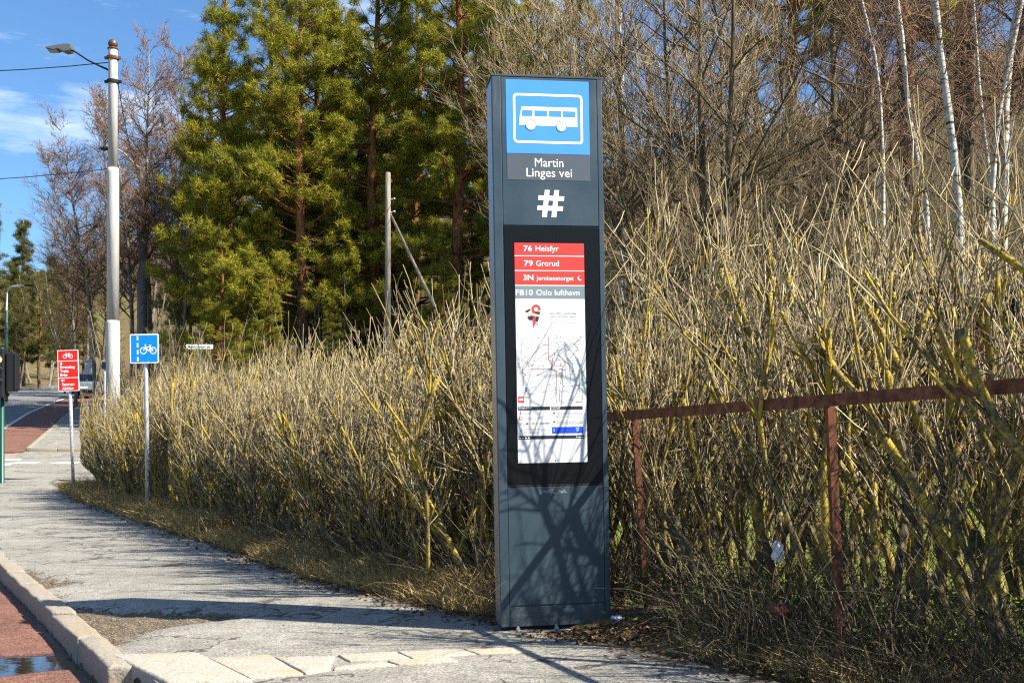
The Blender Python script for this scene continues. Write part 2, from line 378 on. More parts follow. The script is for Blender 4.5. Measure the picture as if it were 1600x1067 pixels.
# ------------------------------------------------------------------ mesh helpers
class MB:
    """collects faces, builds ONE mesh object"""
    def __init__(s): s.v, s.f, s.mi = [], [], []
    def add(s, vs, fs, mi=0):
        o = len(s.v); s.v += [tuple(p) for p in vs]
        s.f += [tuple(i + o for i in f) for f in fs]; s.mi += [mi] * len(fs)
    def box(s, a, b, mi=0):
        x0, y0, z0 = a; x1, y1, z1 = b
        s.add([(x0, y0, z0), (x1, y0, z0), (x1, y1, z0), (x0, y1, z0), (x0, y0, z1), (x1, y0, z1), (x1, y1, z1), (x0, y1, z1)],
              [(0, 3, 2, 1), (4, 5, 6, 7), (0, 1, 5, 4), (1, 2, 6, 5), (2, 3, 7, 6), (3, 0, 4, 7)], mi)
    def bbox(s, a, b, r=0.004, mi=0):
        bm = bmesh.new(); bmesh.ops.create_cube(bm, size=1)
        for v in bm.verts:
            v.co = Vector([a[i] + (v.co[i] + 0.5) * (b[i] - a[i]) for i in range(3)])
        bmesh.ops.bevel(bm, geom=bm.edges[:], offset=r, segments=2, affect='EDGES', profile=0.5)
        bm.verts.index_update()
        s.add([v.co[:] for v in bm.verts], [[v.index for v in f.verts] for f in bm.faces], mi); bm.free()
    def tube(s, pts, rad, k=8, mi=0, cap=True):
        pts = [Vector(p) for p in pts]; n = len(pts)
        if not hasattr(rad, '__len__'): rad = [rad] * n
        vs = []
        for i, p in enumerate(pts):
            t = (pts[min(i + 1, n - 1)] - pts[max(i - 1, 0)]).normalized()
            ref = Vector((0, 0, 1)) if abs(t.z) < 0.9 else Vector((1, 0, 0))
            u = t.cross(ref).normalized(); w = t.cross(u)
            for j in range(k):
                a = 2 * math.pi * j / k
                vs.append(p + (u * math.cos(a) + w * math.sin(a)) * rad[i])
        fs = [(i * k + j, i * k + (j + 1) % k, (i + 1) * k + (j + 1) % k, (i + 1) * k + j) for i in range(n - 1) for j in range(k)]
        if cap: fs += [tuple(range(k)), tuple(reversed(range((n - 1) * k, n * k)))]
        s.add(vs, fs, mi)
    def lathe(s, prof, k=16, org=(0, 0, 0), mi=0):
        o = Vector(org); vs = []
        for r, z in prof:
            for j in range(k):
                a = 2 * math.pi * j / k; vs.append(o + Vector((r * math.cos(a), r * math.sin(a), z)))
        n = len(prof)
        fs = [(i * k + j, i * k + (j + 1) % k, (i + 1) * k + (j + 1) % k, (i + 1) * k + j) for i in range(n - 1) for j in range(k)]
        fs += [tuple(reversed(range(k))), tuple(range((n - 1) * k, n * k))]
        s.add(vs, fs, mi)
    def prism(s, poly, y0, y1, mi=0):
        """polygon in (x,z) given counter-clockwise seen from -y, extruded y0..y1"""
        n = len(poly)
        vs = [(x, y0, z) for x, z in poly] + [(x, y1, z) for x, z in poly]
        fs = [tuple(range(n)), tuple(reversed(range(n, 2 * n)))] + [(i, i + n, (i + 1) % n + n, (i + 1) % n) for i in range(n)]
        s.add(vs, fs, mi)
    def face(s, poly, y, mi=0):
        s.add([(x, y, z) for x, z in poly], [tuple(range(len(poly)))], mi)
    def rect(s, x0, z0, x1, z1, y, mi=0):
        s.face([(x0, z0), (x1, z0), (x1, z1), (x0, z1)], y, mi)
    def ribbon(s, pts, w, y, mi=0):
        for (x0, z0), (x1, z1) in zip(pts, pts[1:]):
            d = math.hypot(x1 - x0, z1 - z0) or 1; nx, nz = -(z1 - z0) / d * w / 2, (x1 - x0) / d * w / 2
            s.face([(x0 - nx, z0 - nz), (x1 - nx, z1 - nz), (x1 + nx, z1 + nz), (x0 + nx, z0 + nz)], y, mi)
    def disc(s, cx, cz, r, y, k=24, mi=0, a0=0.0, a1=2 * math.pi):
        s.face([(cx + r * math.cos(a0 + (a1 - a0) * i / k), cz + r * math.sin(a0 + (a1 - a0) * i / k)) for i in range(k)], y, mi)
    def ring(s, cx, cz, r0, r1, y, k=24, mi=0):
        vs, fs = [], []
        for i in range(k):
            a = 2 * math.pi * i / k
            vs += [(cx + r0 * math.cos(a), y, cz + r0 * math.sin(a)), (cx + r1 * math.cos(a), y, cz + r1 * math.sin(a))]
        for i in range(k):
            j = (i + 1) % k; fs.append((2 * i, 2 * i + 1, 2 * j + 1, 2 * j))
        s.add(vs, fs, mi)
    def build(s, name, mats, parent=None, smooth=False):
        me = bpy.data.meshes.new(name); me.from_pydata(s.v, [], s.f); me.update()
        if not isinstance(mats, (list, tuple)): mats = [mats]
        for m in mats: me.materials.append(m)
        if len(mats) > 1: me.polygons.foreach_set('material_index', s.mi)
        if smooth: me.polygons.foreach_set('use_smooth', [True] * len(me.polygons))
        o = bpy.data.objects.new(name, me); COL.objects.link(o)
        if parent: o.parent = parent
        return o

def link(name, me, parent=None):
    o = bpy.data.objects.new(name, me); COL.objects.link(o)
    if parent: o.parent = parent
    return o

def empty(name, loc=(0, 0, 0), rot=(0, 0, 0), parent=None):
    o = bpy.data.objects.new(name, None); o.empty_display_size = 0.2
    o.location = loc; o.rotation_euler = rot; COL.objects.link(o)
    if parent: o.parent = parent
    return o

def tag(o, label=None, cat=None, group=None, kind=None):
    if label: o['label'] = label
    if cat: o['category'] = cat
    if group: o['group'] = group
    if kind: o['kind'] = kind
    return o

def np_mesh(name, verts, tris, quads=None, mats=(), smooth=False):
    """fast mesh from numpy arrays"""
    me = bpy.data.meshes.new(name)
    loops = []; starts = []; tot = 0
    if tris is not None and len(tris):
        loops.append(np.asarray(tris).ravel()); starts.append(np.arange(len(tris)) * 3); tot = len(tris) * 3
    if quads is not None and len(quads):
        loops.append(np.asarray(quads).ravel()); starts.append(tot + np.arange(len(quads)) * 4)
    loops = np.concatenate(loops).astype(np.int32); starts = np.concatenate(starts).astype(np.int32)
    me.vertices.add(len(verts)); me.vertices.foreach_set('co', np.asarray(verts, np.float32).ravel())
    me.loops.add(len(loops)); me.loops.foreach_set('vertex_index', loops)
    me.polygons.add(len(starts)); me.polygons.foreach_set('loop_start', starts)
    if smooth: me.polygons.foreach_set('use_smooth', np.ones(len(starts), bool))
    me.update(calc_edges=True)
    for m in mats: me.materials.append(m)
    return me

class Tubes:
    """many tapered tubes in one mesh, vectorised per (points, sides)"""
    def __init__(s): s.d = {}
    def add(s, pts, rad, k=3):
        s.d.setdefault((len(pts), k), []).append((pts, rad))
    def mesh(s, name, mat, smooth=True):
        V, Q, T, off = [], [], [], 0
        for (n, k), L in s.d.items():
            P = np.array([a for a, _ in L], np.float64); Rr = np.array([b for _, b in L], np.float64)
            N = len(L)
            t = np.empty_like(P); t[:, 1:-1] = P[:, 2:] - P[:, :-2]; t[:, 0] = P[:, 1] - P[:, 0]; t[:, -1] = P[:, -1] - P[:, -2]
            t /= np.linalg.norm(t, axis=2, keepdims=True) + 1e-9
            axis = t.mean(1); ref = np.where(np.abs(axis[:, 2:3]) > 0.75, np.array([[1.0, 0.13, 0.0]]), np.array([[0.05, 0.1, 1.0]]))
            u = np.cross(t, ref[:, None, :]); u /= np.linalg.norm(u, axis=2, keepdims=True) + 1e-9
            w = np.cross(t, u)
            an = 2 * np.pi * np.arange(k) / k
            ring = u[:, :, None, :] * np.cos(an)[None, None, :, None] + w[:, :, None, :] * np.sin(an)[None, None, :, None]
            vv = P[:, :, None, :] + ring * Rr[:, :, None, None]
            V.append(vv.reshape(-1, 3))
            base = off + np.arange(N)[:, None, None] * (n * k)
            i = np.arange(n - 1)[None, :, None] * k; j = np.arange(k)[None, None, :]; j2 = (j + 1) % k
            q = np.stack([base + i + j, base + i + j2, base + i + k + j2, base + i + k + j], -1).reshape(-1, 4)
            Q.append(q)
            if k == 3: T.append((base[:, :, 0] + (n - 1) * k) + np.array([[0, 1, 2]]))
            elif k > 3:
                b2 = base[:, 0, 0] + (n - 1) * k
                for z in range(1, k - 1): T.append(np.stack([b2, b2 + z, b2 + z + 1], -1))
            off += N * n * k
        return np_mesh(name, np.concatenate(V), np.concatenate(T) if T else None, np.concatenate(Q), [mat], smooth)

def blades(name, base, direc, length, width, mat, bend=0.25, lrng=rng):
    """narrow two-piece blades: base (N,3), direction (N,3), length (N), width (N)"""
    N = len(base)
    d = direc / (np.linalg.norm(direc, axis=1, keepdims=True) + 1e-9)
    side = np.cross(d, lrng.normal(size=(N, 3))); side /= np.linalg.norm(side, axis=1, keepdims=True) + 1e-9
    bn = lrng.normal(size=(N, 3)); bn[:, 2] = -np.abs(bn[:, 2]) * 0.5
    mid = base + d * (length * 0.55)[:, None]
    tip = base + d * length[:, None] + bn * (length * bend)[:, None]
    w = width[:, None]
    V = np.stack([base - side * w, base + side * w, mid + side * w * 0.8, mid - side * w * 0.8, tip], 1).reshape(-1, 3)
    b = np.arange(N)[:, None] * 5
    return np_mesh(name, V, b + np.array([[3, 2, 4]]), b + np.array([[0, 1, 2, 3]]), [mat])

# text as flat mesh: cap height h, fitted to width w
_cap = {}
def text_polys(body, bold=0.0):
    cu = bpy.data.curves.new('t', 'FONT'); cu.body = body; cu.offset = bold; cu.resolution_u = 3; cu.size = 1.0
    o = bpy.data.objects.new('t', cu); COL.objects.link(o)
    dg = bpy.context.evaluated_depsgraph_get(); e = o.evaluated_get(dg); me = e.to_mesh()
    vs = [v.co.copy() for v in me.vertices]; fs = [tuple(p.vertices) for p in me.polygons]
    e.to_mesh_clear(); bpy.data.objects.remove(o); bpy.data.curves.remove(cu)
    return vs, fs
def put_text(mb, body, x, z, cap, w=None, y=0.0, mi=0, bold=0.0, align='L'):
    if 'H' not in _cap:
        v, _ = text_polys('H'); _cap['H'] = max(p.y for p in v) - min(p.y for p in v)
    vs, fs = text_polys(body, bold)
    x0 = min(p.x for p in vs); x1 = max(p.x for p in vs)
    sz = cap / _cap['H']; sx = (w / (x1 - x0)) if w else sz
    ww = (x1 - x0) * sx
    ox = x - (0 if align == 'L' else ww / 2)
    mb.add([(ox + (p.x - x0) * sx, y, z + p.y * sz) for p in vs], fs, mi)

# ------------------------------------------------------------------ lie of the land
PY = np.array([-50, 20, 27, 33, 40, 50, 60, 80, 100, 130, 165, 210, 500.0])
PZ = np.array([0, 0, 0.18, 0.5, 0.95, 1.9, 3.0, 4.8, 6.4, 8.6, 17, 27, 70.0])
def prof(Y): return np.interp(Y, PY, PZ)
EY = np.array([-20, 4.67, 8.37, 10.7, 14.9, 22.9, 26.5, 60]); EX = np.array([18.4, 1.07, -1.53, -2.69, -4.85, -9.1, -10.9, -20.0])
def Xe(Y): return np.interp(Y, EY, EX)                      # pavement / verge edge
KY = np.array([-20, 3.5, 5.46, 10, 18, 24, 28, 40.3, 45, 49, 53, 57.2, 70, 90, 110, 400]); KX = np.array([12.0, -0.87, -1.98, -4.58, -9.0, -12.0, -14.0, -17.5, -19, -20.3, -21.5, -22.8, -26.6, -32, -36, -70.0])
def Xk(Y): return np.interp(Y, KY, KX)                      # kerb line
def Xf(Y): return 3.371 - 0.43 * Y                          # fence line
def sstep(a, b, x):
    t = np.clip((x - a) / (b - a), 0, 1); return t * t * (3 - 2 * t)
def zs(X, Y):
    """street level (top of the pavement)"""
    d = np.clip((Xe(Y) - X) * 0.875, 0, 2.4)
    return prof(Y) - 0.04 * d * (1 - sstep(26, 34, Y))
def wav(X, Y):
    return 0.5 * np.sin(X * 0.83 + 1.3 * np.sin(Y * 0.31)) + 0.5 * np.sin(Y * 0.71 + 0.9 * np.sin(X * 0.47))
def gz(X, Y):
    X = np.asarray(X, float); Y = np.asarray(Y, float)
    z = zs(X, Y)
    road = 1 - sstep(-0.02, 0.10, X - Xk(Y))
    mouth = sstep(26.5, 27.5, Y) * (1 - sstep(40.4, 41, Y)) * (1 - sstep(-5, -4, X))
    z = z - 0.035 - 0.16 * np.maximum(road, mouth)
    verge = sstep(0.0, 0.5, X - Xe(Y)) * (1 - mouth)
    z = z + verge * (0.085 + 0.02 * wav(X * 3, Y * 3))
    e = (X - Xf(Y)) / 1.0885
    e = np.where(Y > 26, e - 3.0, e)
    hill = np.where(e > 1, 0.10 * (np.clip(e, 1, 10) - 1), 0) + 0.55 * np.clip(e - 10, 0, 34) + 0.12 * np.clip(e - 44, 0, 200)
    z = z + hill + 0.25 * sstep(2, 14, e) * wav(X, Y)
    # bank on the far left of the street
    z = z + 0.10 * np.clip(Xk(Y) - 13 - X, 0, 60)
    return z
def g1(x, y): return float(gz(x, y))
def P(px, py, Y): return Vector(((px - CX) * Y / F, Y, CZ + (HY - py) * Y / F))
def PX(px, Y): return (px - CX) * Y / F

# ------------------------------------------------------------------ ground sheets
def axis(fine0, fine1, step, lo, hi, g=1.16):
    a = list(np.arange(fine0, fine1, step)); s = step; x = fine1
    up = []
    while x < hi: up.append(x); s *= g; x += s
    s = step; x = fine0 - step; dn = []
    while x > lo: dn.append(x); s *= g; x -= s
    return np.array(dn[::-1] + a + up)
def sheet(name, Xs, Ys, fn, mat):
    X, Y = np.meshgrid(Xs, Ys); Z = fn(X, Y)
    ny, nx = X.shape; idx = np.arange(nx * ny).reshape(ny, nx)
    q = np.stack([idx[:-1, :-1], idx[:-1, 1:], idx[1:, 1:], idx[1:, :-1]], -1).reshape(-1, 4)
    return link(name, np_mesh(name, np.stack([X, Y, Z], -1).reshape(-1, 3), None, q, [mat], True))
tag(sheet('ground', axis(-17, 9, 0.16, -500, 500), axis(1.5, 28, 0.16, -60, 700), gz, M['ground']),
    'rough ground of soil and dry grass rising behind the hedge', kind='structure')
_gm = bpy.data.objects['ground'].data
_co = np.empty(len(_gm.vertices) * 3, np.float32); _gm.vertices.foreach_get('co', _co); _co = _co.reshape(-1, 3)
_e = (_co[:, 0] - Xf(_co[:, 1])) / 1.0885
_lw = sstep(.6, 1.4, _e) * (1 - sstep(8, 12, _e)) * (1 - sstep(18, 26, _co[:, 1])) + .35 * sstep(0, 4, Xk(_co[:, 1]) - 12 - _co[:, 0])
_gm.attributes.new('lawn', 'FLOAT', 'POINT').data.foreach_set('value', _lw.astype(np.float32))

def strip(name, Yl, left, right, n, fz, mat, label, jag=0.0):
    """sheet along the street between two X(Y) curves"""
    Yl = np.asarray(Yl); t = np.linspace(0, 1, n)
    L = np.array([left(y) for y in Yl]); Rr = np.array([right(y) for y in Yl])
    if jag:
        Rr = Rr + jag * (np.sin(Yl * 5.1) * 0.4 + np.sin(Yl * 13.7) * 0.3 + rng.normal(size=len(Yl)) * 0.35)
    X = L[:, None] + (Rr - L)[:, None] * t[None, :]; Y = np.repeat(Yl[:, None], n, 1)
    Z = fz(X, Y)
    idx = np.arange(X.size).reshape(X.shape)
    q = np.stack([idx[:-1, :-1], idx[:-1, 1:], idx[1:, 1:], idx[1:, :-1]], -1).reshape(-1, 4)
    return tag(link(name, np_mesh(name, np.stack([X, Y, Z], -1).reshape(-1, 3), None, q, [mat], True)), label, kind='structure')

def crumble(X, Y):
    """how broken up the pavement is next to the kerb"""
    d = X - Xk(Y)
    lim = 0.34 + 0.14 * np.sin(Y * 2.9 + 0.6) + 0.10 * np.sin(Y * 7.3) + 0.85 * np.exp(-((Y - 6.75 - .1 * d) / 0.26) ** 2)
    k = 1 - sstep(lim - 0.25, lim + 0.05, d)
    return k * sstep(5.7, 6.1, Y) * (1 - sstep(9.2, 10.6, Y))
def worn(X, Y):
    k = 0.8 * crumble(X, Y)
    k = np.maximum(k, 0.75 * np.exp(-((X + 2.92) / .16) ** 2 - ((Y - 9.7) / .20) ** 2))          # sunken patch in the pavement
    k = np.maximum(k, 0.62 * np.exp(-(np.abs(Xe(Y) - X) / .10) ** 2))                              # soil washed over the edge
    return k
def z_pave(X, Y):
    return zs(X, Y) + 0.004 * wav(X * 2.2, Y * 1.7) - crumble(X, Y) * (0.028 + 0.010 * wav(X * 17, Y * 19))
Ypn = np.arange(2.0, 12.0, 0.05); Ypf = np.arange(11.95, 28.0, 0.25)
strip('pavement', np.concatenate([Ypn, Ypf[1:]]), lambda y: Xk(y) + 0.16, lambda y: Xe(y) + 0.05, 60, z_pave, M['asphalt'],
      'worn grey asphalt pavement running along the hedge', jag=0.05)
_pv = bpy.data.objects['pavement'].data
_co = np.empty(len(_pv.vertices) * 3, np.float32); _pv.vertices.foreach_get('co', _co); _co = _co.reshape(-1, 3)
_pv.attributes.new('worn', 'FLOAT', 'POINT').data.foreach_set('value', worn(_co[:, 0], _co[:, 1]).astype(np.float32))
def basin(X, Y):
    q = ((X + 2.60) / .40) ** 2 + ((Y - 6.24 - .28 * (X + 2.60)) / .29) ** 2
    q = q * (1 + .45 * np.sin(X * 9 + Y * 5) + .35 * np.sin(Y * 17 - X * 6))
    return np.exp(-np.clip(q, 0, 30))
z_road = lambda X, Y: - 0.034 * basin(X, Y) + zs(np.maximum(X, Xk(Y)), Y) - 0.115 - 0.004 * np.clip(Xk(Y) - X, 0, 3) + 0.003 * wav(X * 1.5, Y * 1.5)
Yn = np.concatenate([np.arange(1.5, 5.4, 0.2), np.arange(5.4, 7.4, 0.03), np.arange(7.4, 14, 0.2), np.arange(14, 28.01, 0.5)])
Yfar = np.arange(40, 131, 1.0)
Yall = np.concatenate([Yn, np.arange(28.5, 40, 0.5), Yfar])
strip('cycle_lane', Yn, lambda y: Xk(y) - 3.2, lambda y: Xk(y) + 0.05, 120, z_road, M['red_asphalt'], 'red asphalt cycle lane below the stone kerb')
_cl = bpy.data.objects['cycle_lane'].data
_co = np.empty(len(_cl.vertices) * 3, np.float32); _cl.vertices.foreach_get('co', _co); _co = _co.reshape(-1, 3)
_dk = Xk(_co[:, 1]) - _co[:, 0]
_wt = np.maximum(np.clip(basin(_co[:, 0] * 1.0, _co[:, 1]) * 1.6, 0, 1), .55 * np.exp(-(np.clip(_dk - .02, 0, 9) / .07) ** 2) * (_co[:, 1] < 7.6))
_cl.attributes.new('wet', 'FLOAT', 'POINT').data.foreach_set('value', _wt.astype(np.float32))
strip('cycle_lane', Yfar, lambda y: Xk(y) - 2.15, lambda y: Xk(y) + 0.04, 8, z_road, M['red_asphalt'], 'red asphalt cycle lane curving up the hill beyond the side street')
strip('cycle_crossing', np.arange(28.01, 40.0, 0.5), lambda y: Xk(y) - 3.2 + 1.05 * (y - 28) / 12, lambda y: Xk(y) + 0.0, 8, z_road, M['red_faded'], 'faded red cycle crossing over the side street mouth')
strip('road', Yall, lambda y: Xk(y) - 11.5, lambda y: Xk(y) - (3.204 if y < 28 else 2.154 if y >= 40 else 3.204 - 1.05 * (y - 28) / 12), 14, z_road, M['road'], 'grey asphalt road climbing away past the trees')
strip('side_street', np.arange(27.95, 40.35, 0.4), lambda y: Xk(y) + 0.003, lambda y: -4.5, 26, lambda X, Y: zs(X, Y) - 0.115, M['asphalt'], 'grey side street crossing behind the end of the hedge')
strip('pavement', np.arange(40.45, 131, 1.0), lambda y: Xk(y) + 0.16, lambda y: Xk(y) + 2.6, 6, lambda X, Y: zs(X, Y), M['asphalt'], 'grey pavement continuing beyond the side street')
strip('edge_line', np.arange(40, 131, 1.0), lambda y: Xk(y) - 2.32, lambda y: Xk(y) - 2.14, 2, lambda X, Y: z_road(X, Y) + 0.006, M['white_paint'], 'white painted line beside the far cycle lane')
# crossing marks in the mouth of the side street
mk = MB()
def flatquad(mb, pts, dz=0.008, mi=0):
    mb.add([(x, y, float(z_road(x, y)) + dz) for x, y in pts], [tuple(range(len(pts)))], mi)
for k in range(4):
    y0 = 30.2 + k * 1.9
    flatquad(mk, [(Xk(y0) - 3.6, y0), (Xk(y0) - 2.9, y0), (Xk(y0 + 1) - 2.9, y0 + 1.0), (Xk(y0 + 1) - 3.6, y0 + 1.0)])
    flatquad(mk, [(Xk(y0) - 0.1, y0), (Xk(y0) + 0.45, y0), (Xk(y0 + .8) + 0.45, y0 + .8), (Xk(y0 + .8) - 0.1, y0 + .8)])
for x0 in (-15.6, -14.3, -13.2):
    mk.add([(x, y, float(zs(x, y)) - 0.107) for x, y in [(x0, 34.6), (x0 + .8, 34.6), (x0 + .75, 35.4), (x0 - .05, 35.4)]], [(0, 1, 2, 3)])
tag(mk.build('road_marking', M['white_paint']), 'worn white crossing marks at the side street mouth', kind='structure')

# ------------------------------------------------------------------ kerb stones, one by one
def rough_stone(name, corners, z1s, depth, mat, parent, n=(8, 4, 3), amp=0.008, bev=0.02, seed=0):
    """hewn stone from 4 plan corners (start-left, start-right, end-right, end-left) and top heights"""
    r = np.random.default_rng(seed)
    bm = bmesh.new(); bmesh.ops.create_cube(bm, size=1)
    c = [Vector((x, y, 0)) for x, y in corners]
    for v in bm.verts:
        s, t, h = v.co.y + .5, v.co.x + .5, v.co.z + .5
        p = c[0].lerp(c[1], t).lerp(c[3].lerp(c[2], t), s)
        zt = (z1s[0] * (1 - t) + z1s[1] * t) * (1 - s) + (z1s[3] * (1 - t) + z1s[2] * t) * s
        v.co = (p.x, p.y, zt - depth * (1 - h))
    bmesh.ops.bevel(bm, geom=bm.edges[:], offset=bev, segments=2, affect='EDGES', profile=0.6)
    bmesh.ops.triangulate(bm, faces=[f for f in bm.faces if len(f.verts) > 4])
    long = [e for e in bm.edges if e.calc_length() > 0.09]
    bmesh.ops.subdivide_edges(bm, edges=long, cuts=n[0], use_grid_fill=True)
    for v in bm.verts:
        q = v.co + Vector((seed * 3.1, seed * 1.7, 0))
        v.co += (nz.noise_vector(q * 9) * 1.5 + nz.noise_vector(q * 26) * .9 + nz.noise_vector(q * 60) * .5) * amp
    me = bpy.data.meshes.new(name); bm.to_mesh(me); bm.free(); me.materials.append(mat)
    me.polygons.foreach_set('use_smooth', [True] * len(me.polygons))
    return link(name, me, parent)
kerb = tag(empty('kerb'), 'row of rough granite kerb stones beside the cycle lane', kind='structure')
y = 5.42; i = 0
while y < 27.5:
    L = 0.92 + 0.12 * math.sin(i * 2.3); y2 = min(27.6, y + L * 0.868)
    a, b = float(Xk(y + .006)), float(Xk(y2 - .006))
    w = 0.165
    zt = lambda yy: float(zs(Xk(yy) + .1, yy)) + 0.012 + 0.008 * math.sin(i * 4.1)
    rough_stone('kerb_stone', [(a, y + .006), (a + w, y + .006), (b + w, y2 - .006), (b, y2 - .006)], [zt(y), zt(y), zt(y2), zt(y2)], 0.20,
                M['granite'], kerb, (5 if y < 12 else 2, 2, 2), 0.007 if y < 12 else 0.004, 0.016, i)
    y = y2; i += 1
kerb2 = tag(empty('kerb'), 'granite kerb round the corner of the far pavement', kind='structure')
for j in range(6):
    x0 = -17.4 + j * 1.05
    z = float(zs(x0 + .5, 40.35)) + 0.01
    rough_stone('kerb_stone', [(x0, 40.28), (x0 + 1.03, 40.28), (x0 + 1.03, 40.46), (x0, 40.46)], [z] * 4, 0.22, M['granite'], kerb2, (1, 1, 1), 0.004, 0.02, j)
for j in range(26):
    y0 = 40.5 + j * 1.1; y1 = y0 + 1.08
    a, b = float(Xk(y0)), float(Xk(y1)); z0, z1 = float(zs(a, y0)) + .01, float(zs(b, y1)) + .01
    rough_stone('kerb_stone', [(a, y0), (a + .18, y0), (b + .18, y1), (b, y1)], [z0, z0, z1, z1], 0.2, M['granite'], kerb2, (1, 1, 1), 0.003, 0.02, j + 50)

# old row of stone slabs across the pavement in the foreground
def gp(px, py, dz=0.0):
    """pixel -> point on the pavement"""
    Y = 5.3
    for _ in range(12):
        z = float(zs(PX(px, Y), Y)) + dz
        Y = (CZ - z) * F / (py - HY)
    return (PX(px, Y), Y)
slabs = tag(empty('slab_strip'), 'row of pale stone slabs set across the asphalt pavement', kind='structure')
SL = [[(172, 1026), (308, 1022), (396, 1066), (262, 1070)], [(326, 1029), (420, 1024), (474, 1054), (392, 1061)], [(430, 1028), (523, 1025), (516, 1047), (478, 1053)],
      [(528, 1024), (618, 1019), (641, 1029), (546, 1034)], [(524, 1042), (598, 1034), (618, 1040), (522, 1047)], [(622, 1019), (720, 1015), (745, 1023), (645, 1029)],
      [(605, 1033), (700, 1027), (716, 1034), (624, 1039)], [(724, 1015), (806, 1012), (836, 1019), (749, 1023)]]
for j, c in enumerate(SL):
    tl, tr, br, bl = [gp(*p) for p in c]
    top = [float(zs(*p)) + (0.016 if j == 0 else 0.007) for p in (bl, br, tr, tl)]
    rough_stone('slab', [bl, br, tr, tl], top, 0.20 if j == 0 else 0.06, M['slab'], slabs, (4, 3, 2), 0.0022, 0.016 if j == 0 else 0.006, 90 + j)
# next kerb stones towards the camera (just below the frame)
p0 = gp(262, 1072); p1 = gp(396, 1068)
rough_stone('kerb_stone', [(p0[0] + .55, p0[1] - .9), (p0[0] + .9, p0[1] - .9), (p1[0], p1[1] - .01), (p0[0], p0[1] - .01)],
            [float(zs(*p0)) + .014] * 4, 0.2, M['granite'], kerb, (4, 2, 2), 0.005, 0.016, 77)

# puddle in the cycle lane
pud = [(14, 1012), (30, 1004), (58, 1007), (80, 1003), (104, 1010), (122, 1020), (118, 1034), (96, 1042), (66, 1046), (38, 1040), (14, 1030), (4, 1020)]
pm = MB(); pts = []
for px, py in pud:
    Y = 6.3
    for _ in range(12): Y = (CZ - float(z_road(PX(px, Y), Y))) * F / (py - HY)
    pts.append((PX(px, Y), Y))
zp = float(z_road(-2.63, 6.28)) + 0.0185
pm.add([(-2.63 + .62 * math.cos(a_), 6.28 + .46 * math.sin(a_), zp) for a_ in np.linspace(0, 2 * math.pi, 48, endpoint=False)], [tuple(range(48))])
tag(pm.build('puddle', M['water']), 'still puddle of water on the red cycle lane by the kerb', kind='structure')

# crumbled asphalt grit along the kerb
def bits(name, pts, size, mat, flatten=0.6):
    N = len(pts); base = np.array([[1, 0, 0], [-.5, .87, 0], [-.5, -.87, 0], [0, 0, 1.0], [0, 0, -1.0]]) * np.array([1, 1, flatten])
    a = rng.uniform(0, 6.28, N); c, s = np.cos(a), np.sin(a)
    B = base[None] * (size[:, None, None]) * (1 + 0.35 * rng.normal(size=(N, 5, 1)))
    V = np.stack([B[..., 0] * c[:, None] - B[..., 1] * s[:, None], B[..., 0] * s[:, None] + B[..., 1] * c[:, None], B[..., 2]], -1) + pts[:, None]
    f = np.array([[0, 1, 3], [1, 2, 3], [2, 0, 3], [1, 0, 4], [2, 1, 4], [0, 2, 4]])
    return np_mesh(name, V.reshape(-1, 3), (np.arange(N)[:, None, None] * 5 + f[None]).reshape(-1, 3), None, [mat])
yy = rng.uniform(5.5, 9.8, 26000); xx = Xk(yy) + 0.16 + np.abs(rng.normal(0, 0.55, 26000))
keep = (rng.uniform(size=26000) < crumble(xx, yy) * 0.42 + 0.012)
xx, yy = xx[keep], yy[keep]
tag(link('grit', bits('grit', np.stack([xx, yy, z_pave(xx, yy) + .001], -1), rng.uniform(.0015, .008, len(xx)), M['gravel'])),
    'broken asphalt crumbs and grit lying behind the kerb', kind='stuff')

# ------------------------------------------------------------------ information column
MW, MD, MH = 0.605, 0.20, 3.0
mono = tag(empty('information_column', (-0.0585, 6.02, -0.012), (0, R(-1.0), R(9))), 'tall blue-grey bus stop information column with blue bus sign and route poster', 'information column')
def Zy(py): return 0.98 + (700 - py) * 0.003457 + 0.012
b = MB()
b.bbox((0, 0.006, 0.03), (MW, MD, MH - 0.012), 0.004)
b.build('housing', M['cabinet'], mono)
b = MB(); b.bbox((-.005, -.004, MH - 0.011), (MW + .005, MD + .004, MH), .002); b.build('top_cap', M['cabinet'], mono)
b = MB(); b.box((.02, .015, -.02), (MW - .02, MD - .015, .03)); b.build('plinth', M['cab_dark'], mono)
b = MB(); b.bbox((.01, -.035, .0), (MW - .01, .0, .008), .002)
b.build('foot_plate', M['galv'], mono)
for x in (.09, .30, .50):
    b = MB(); b.lathe([(.016, .008), (.016, .014), (.011, .014), (.011, .026), (.006, .028), (.006, .036)], 6, (x, -.018, 0)); b.build('bolt', M['galv'], mono)
# edge posts of the front
b = MB(); b.bbox((0.0, -.003, .03), (.048, .012, MH - .012), .003); b.build('edge_post', M['cabinet'], mono)
b = MB(); b.bbox((MW - .028, -.003, .03), (MW, .012, MH - .012), .003); b.build('edge_post', M['cabinet'], mono)
x0, x1 = .050, MW - .030
zt, zb = MH - .014, Zy(354)
b = MB(); b.bbox((x0, -.002, zb + .002), (x1, .010, zt), .002); b.build('sign_panel', M['cabinet'], mono)
sg0, sg1 = .075, .532
def sub(name, mat, parent): return name, mat, parent
bp = MB(); bp.bbox((sg0, -.0035, Zy(241.8)), (sg1, -.001, Zy(127)), .0008); bus_plate = bp.build('bus_sign', M['sign_blue'], mono)
g = MB(); yb = -.0045
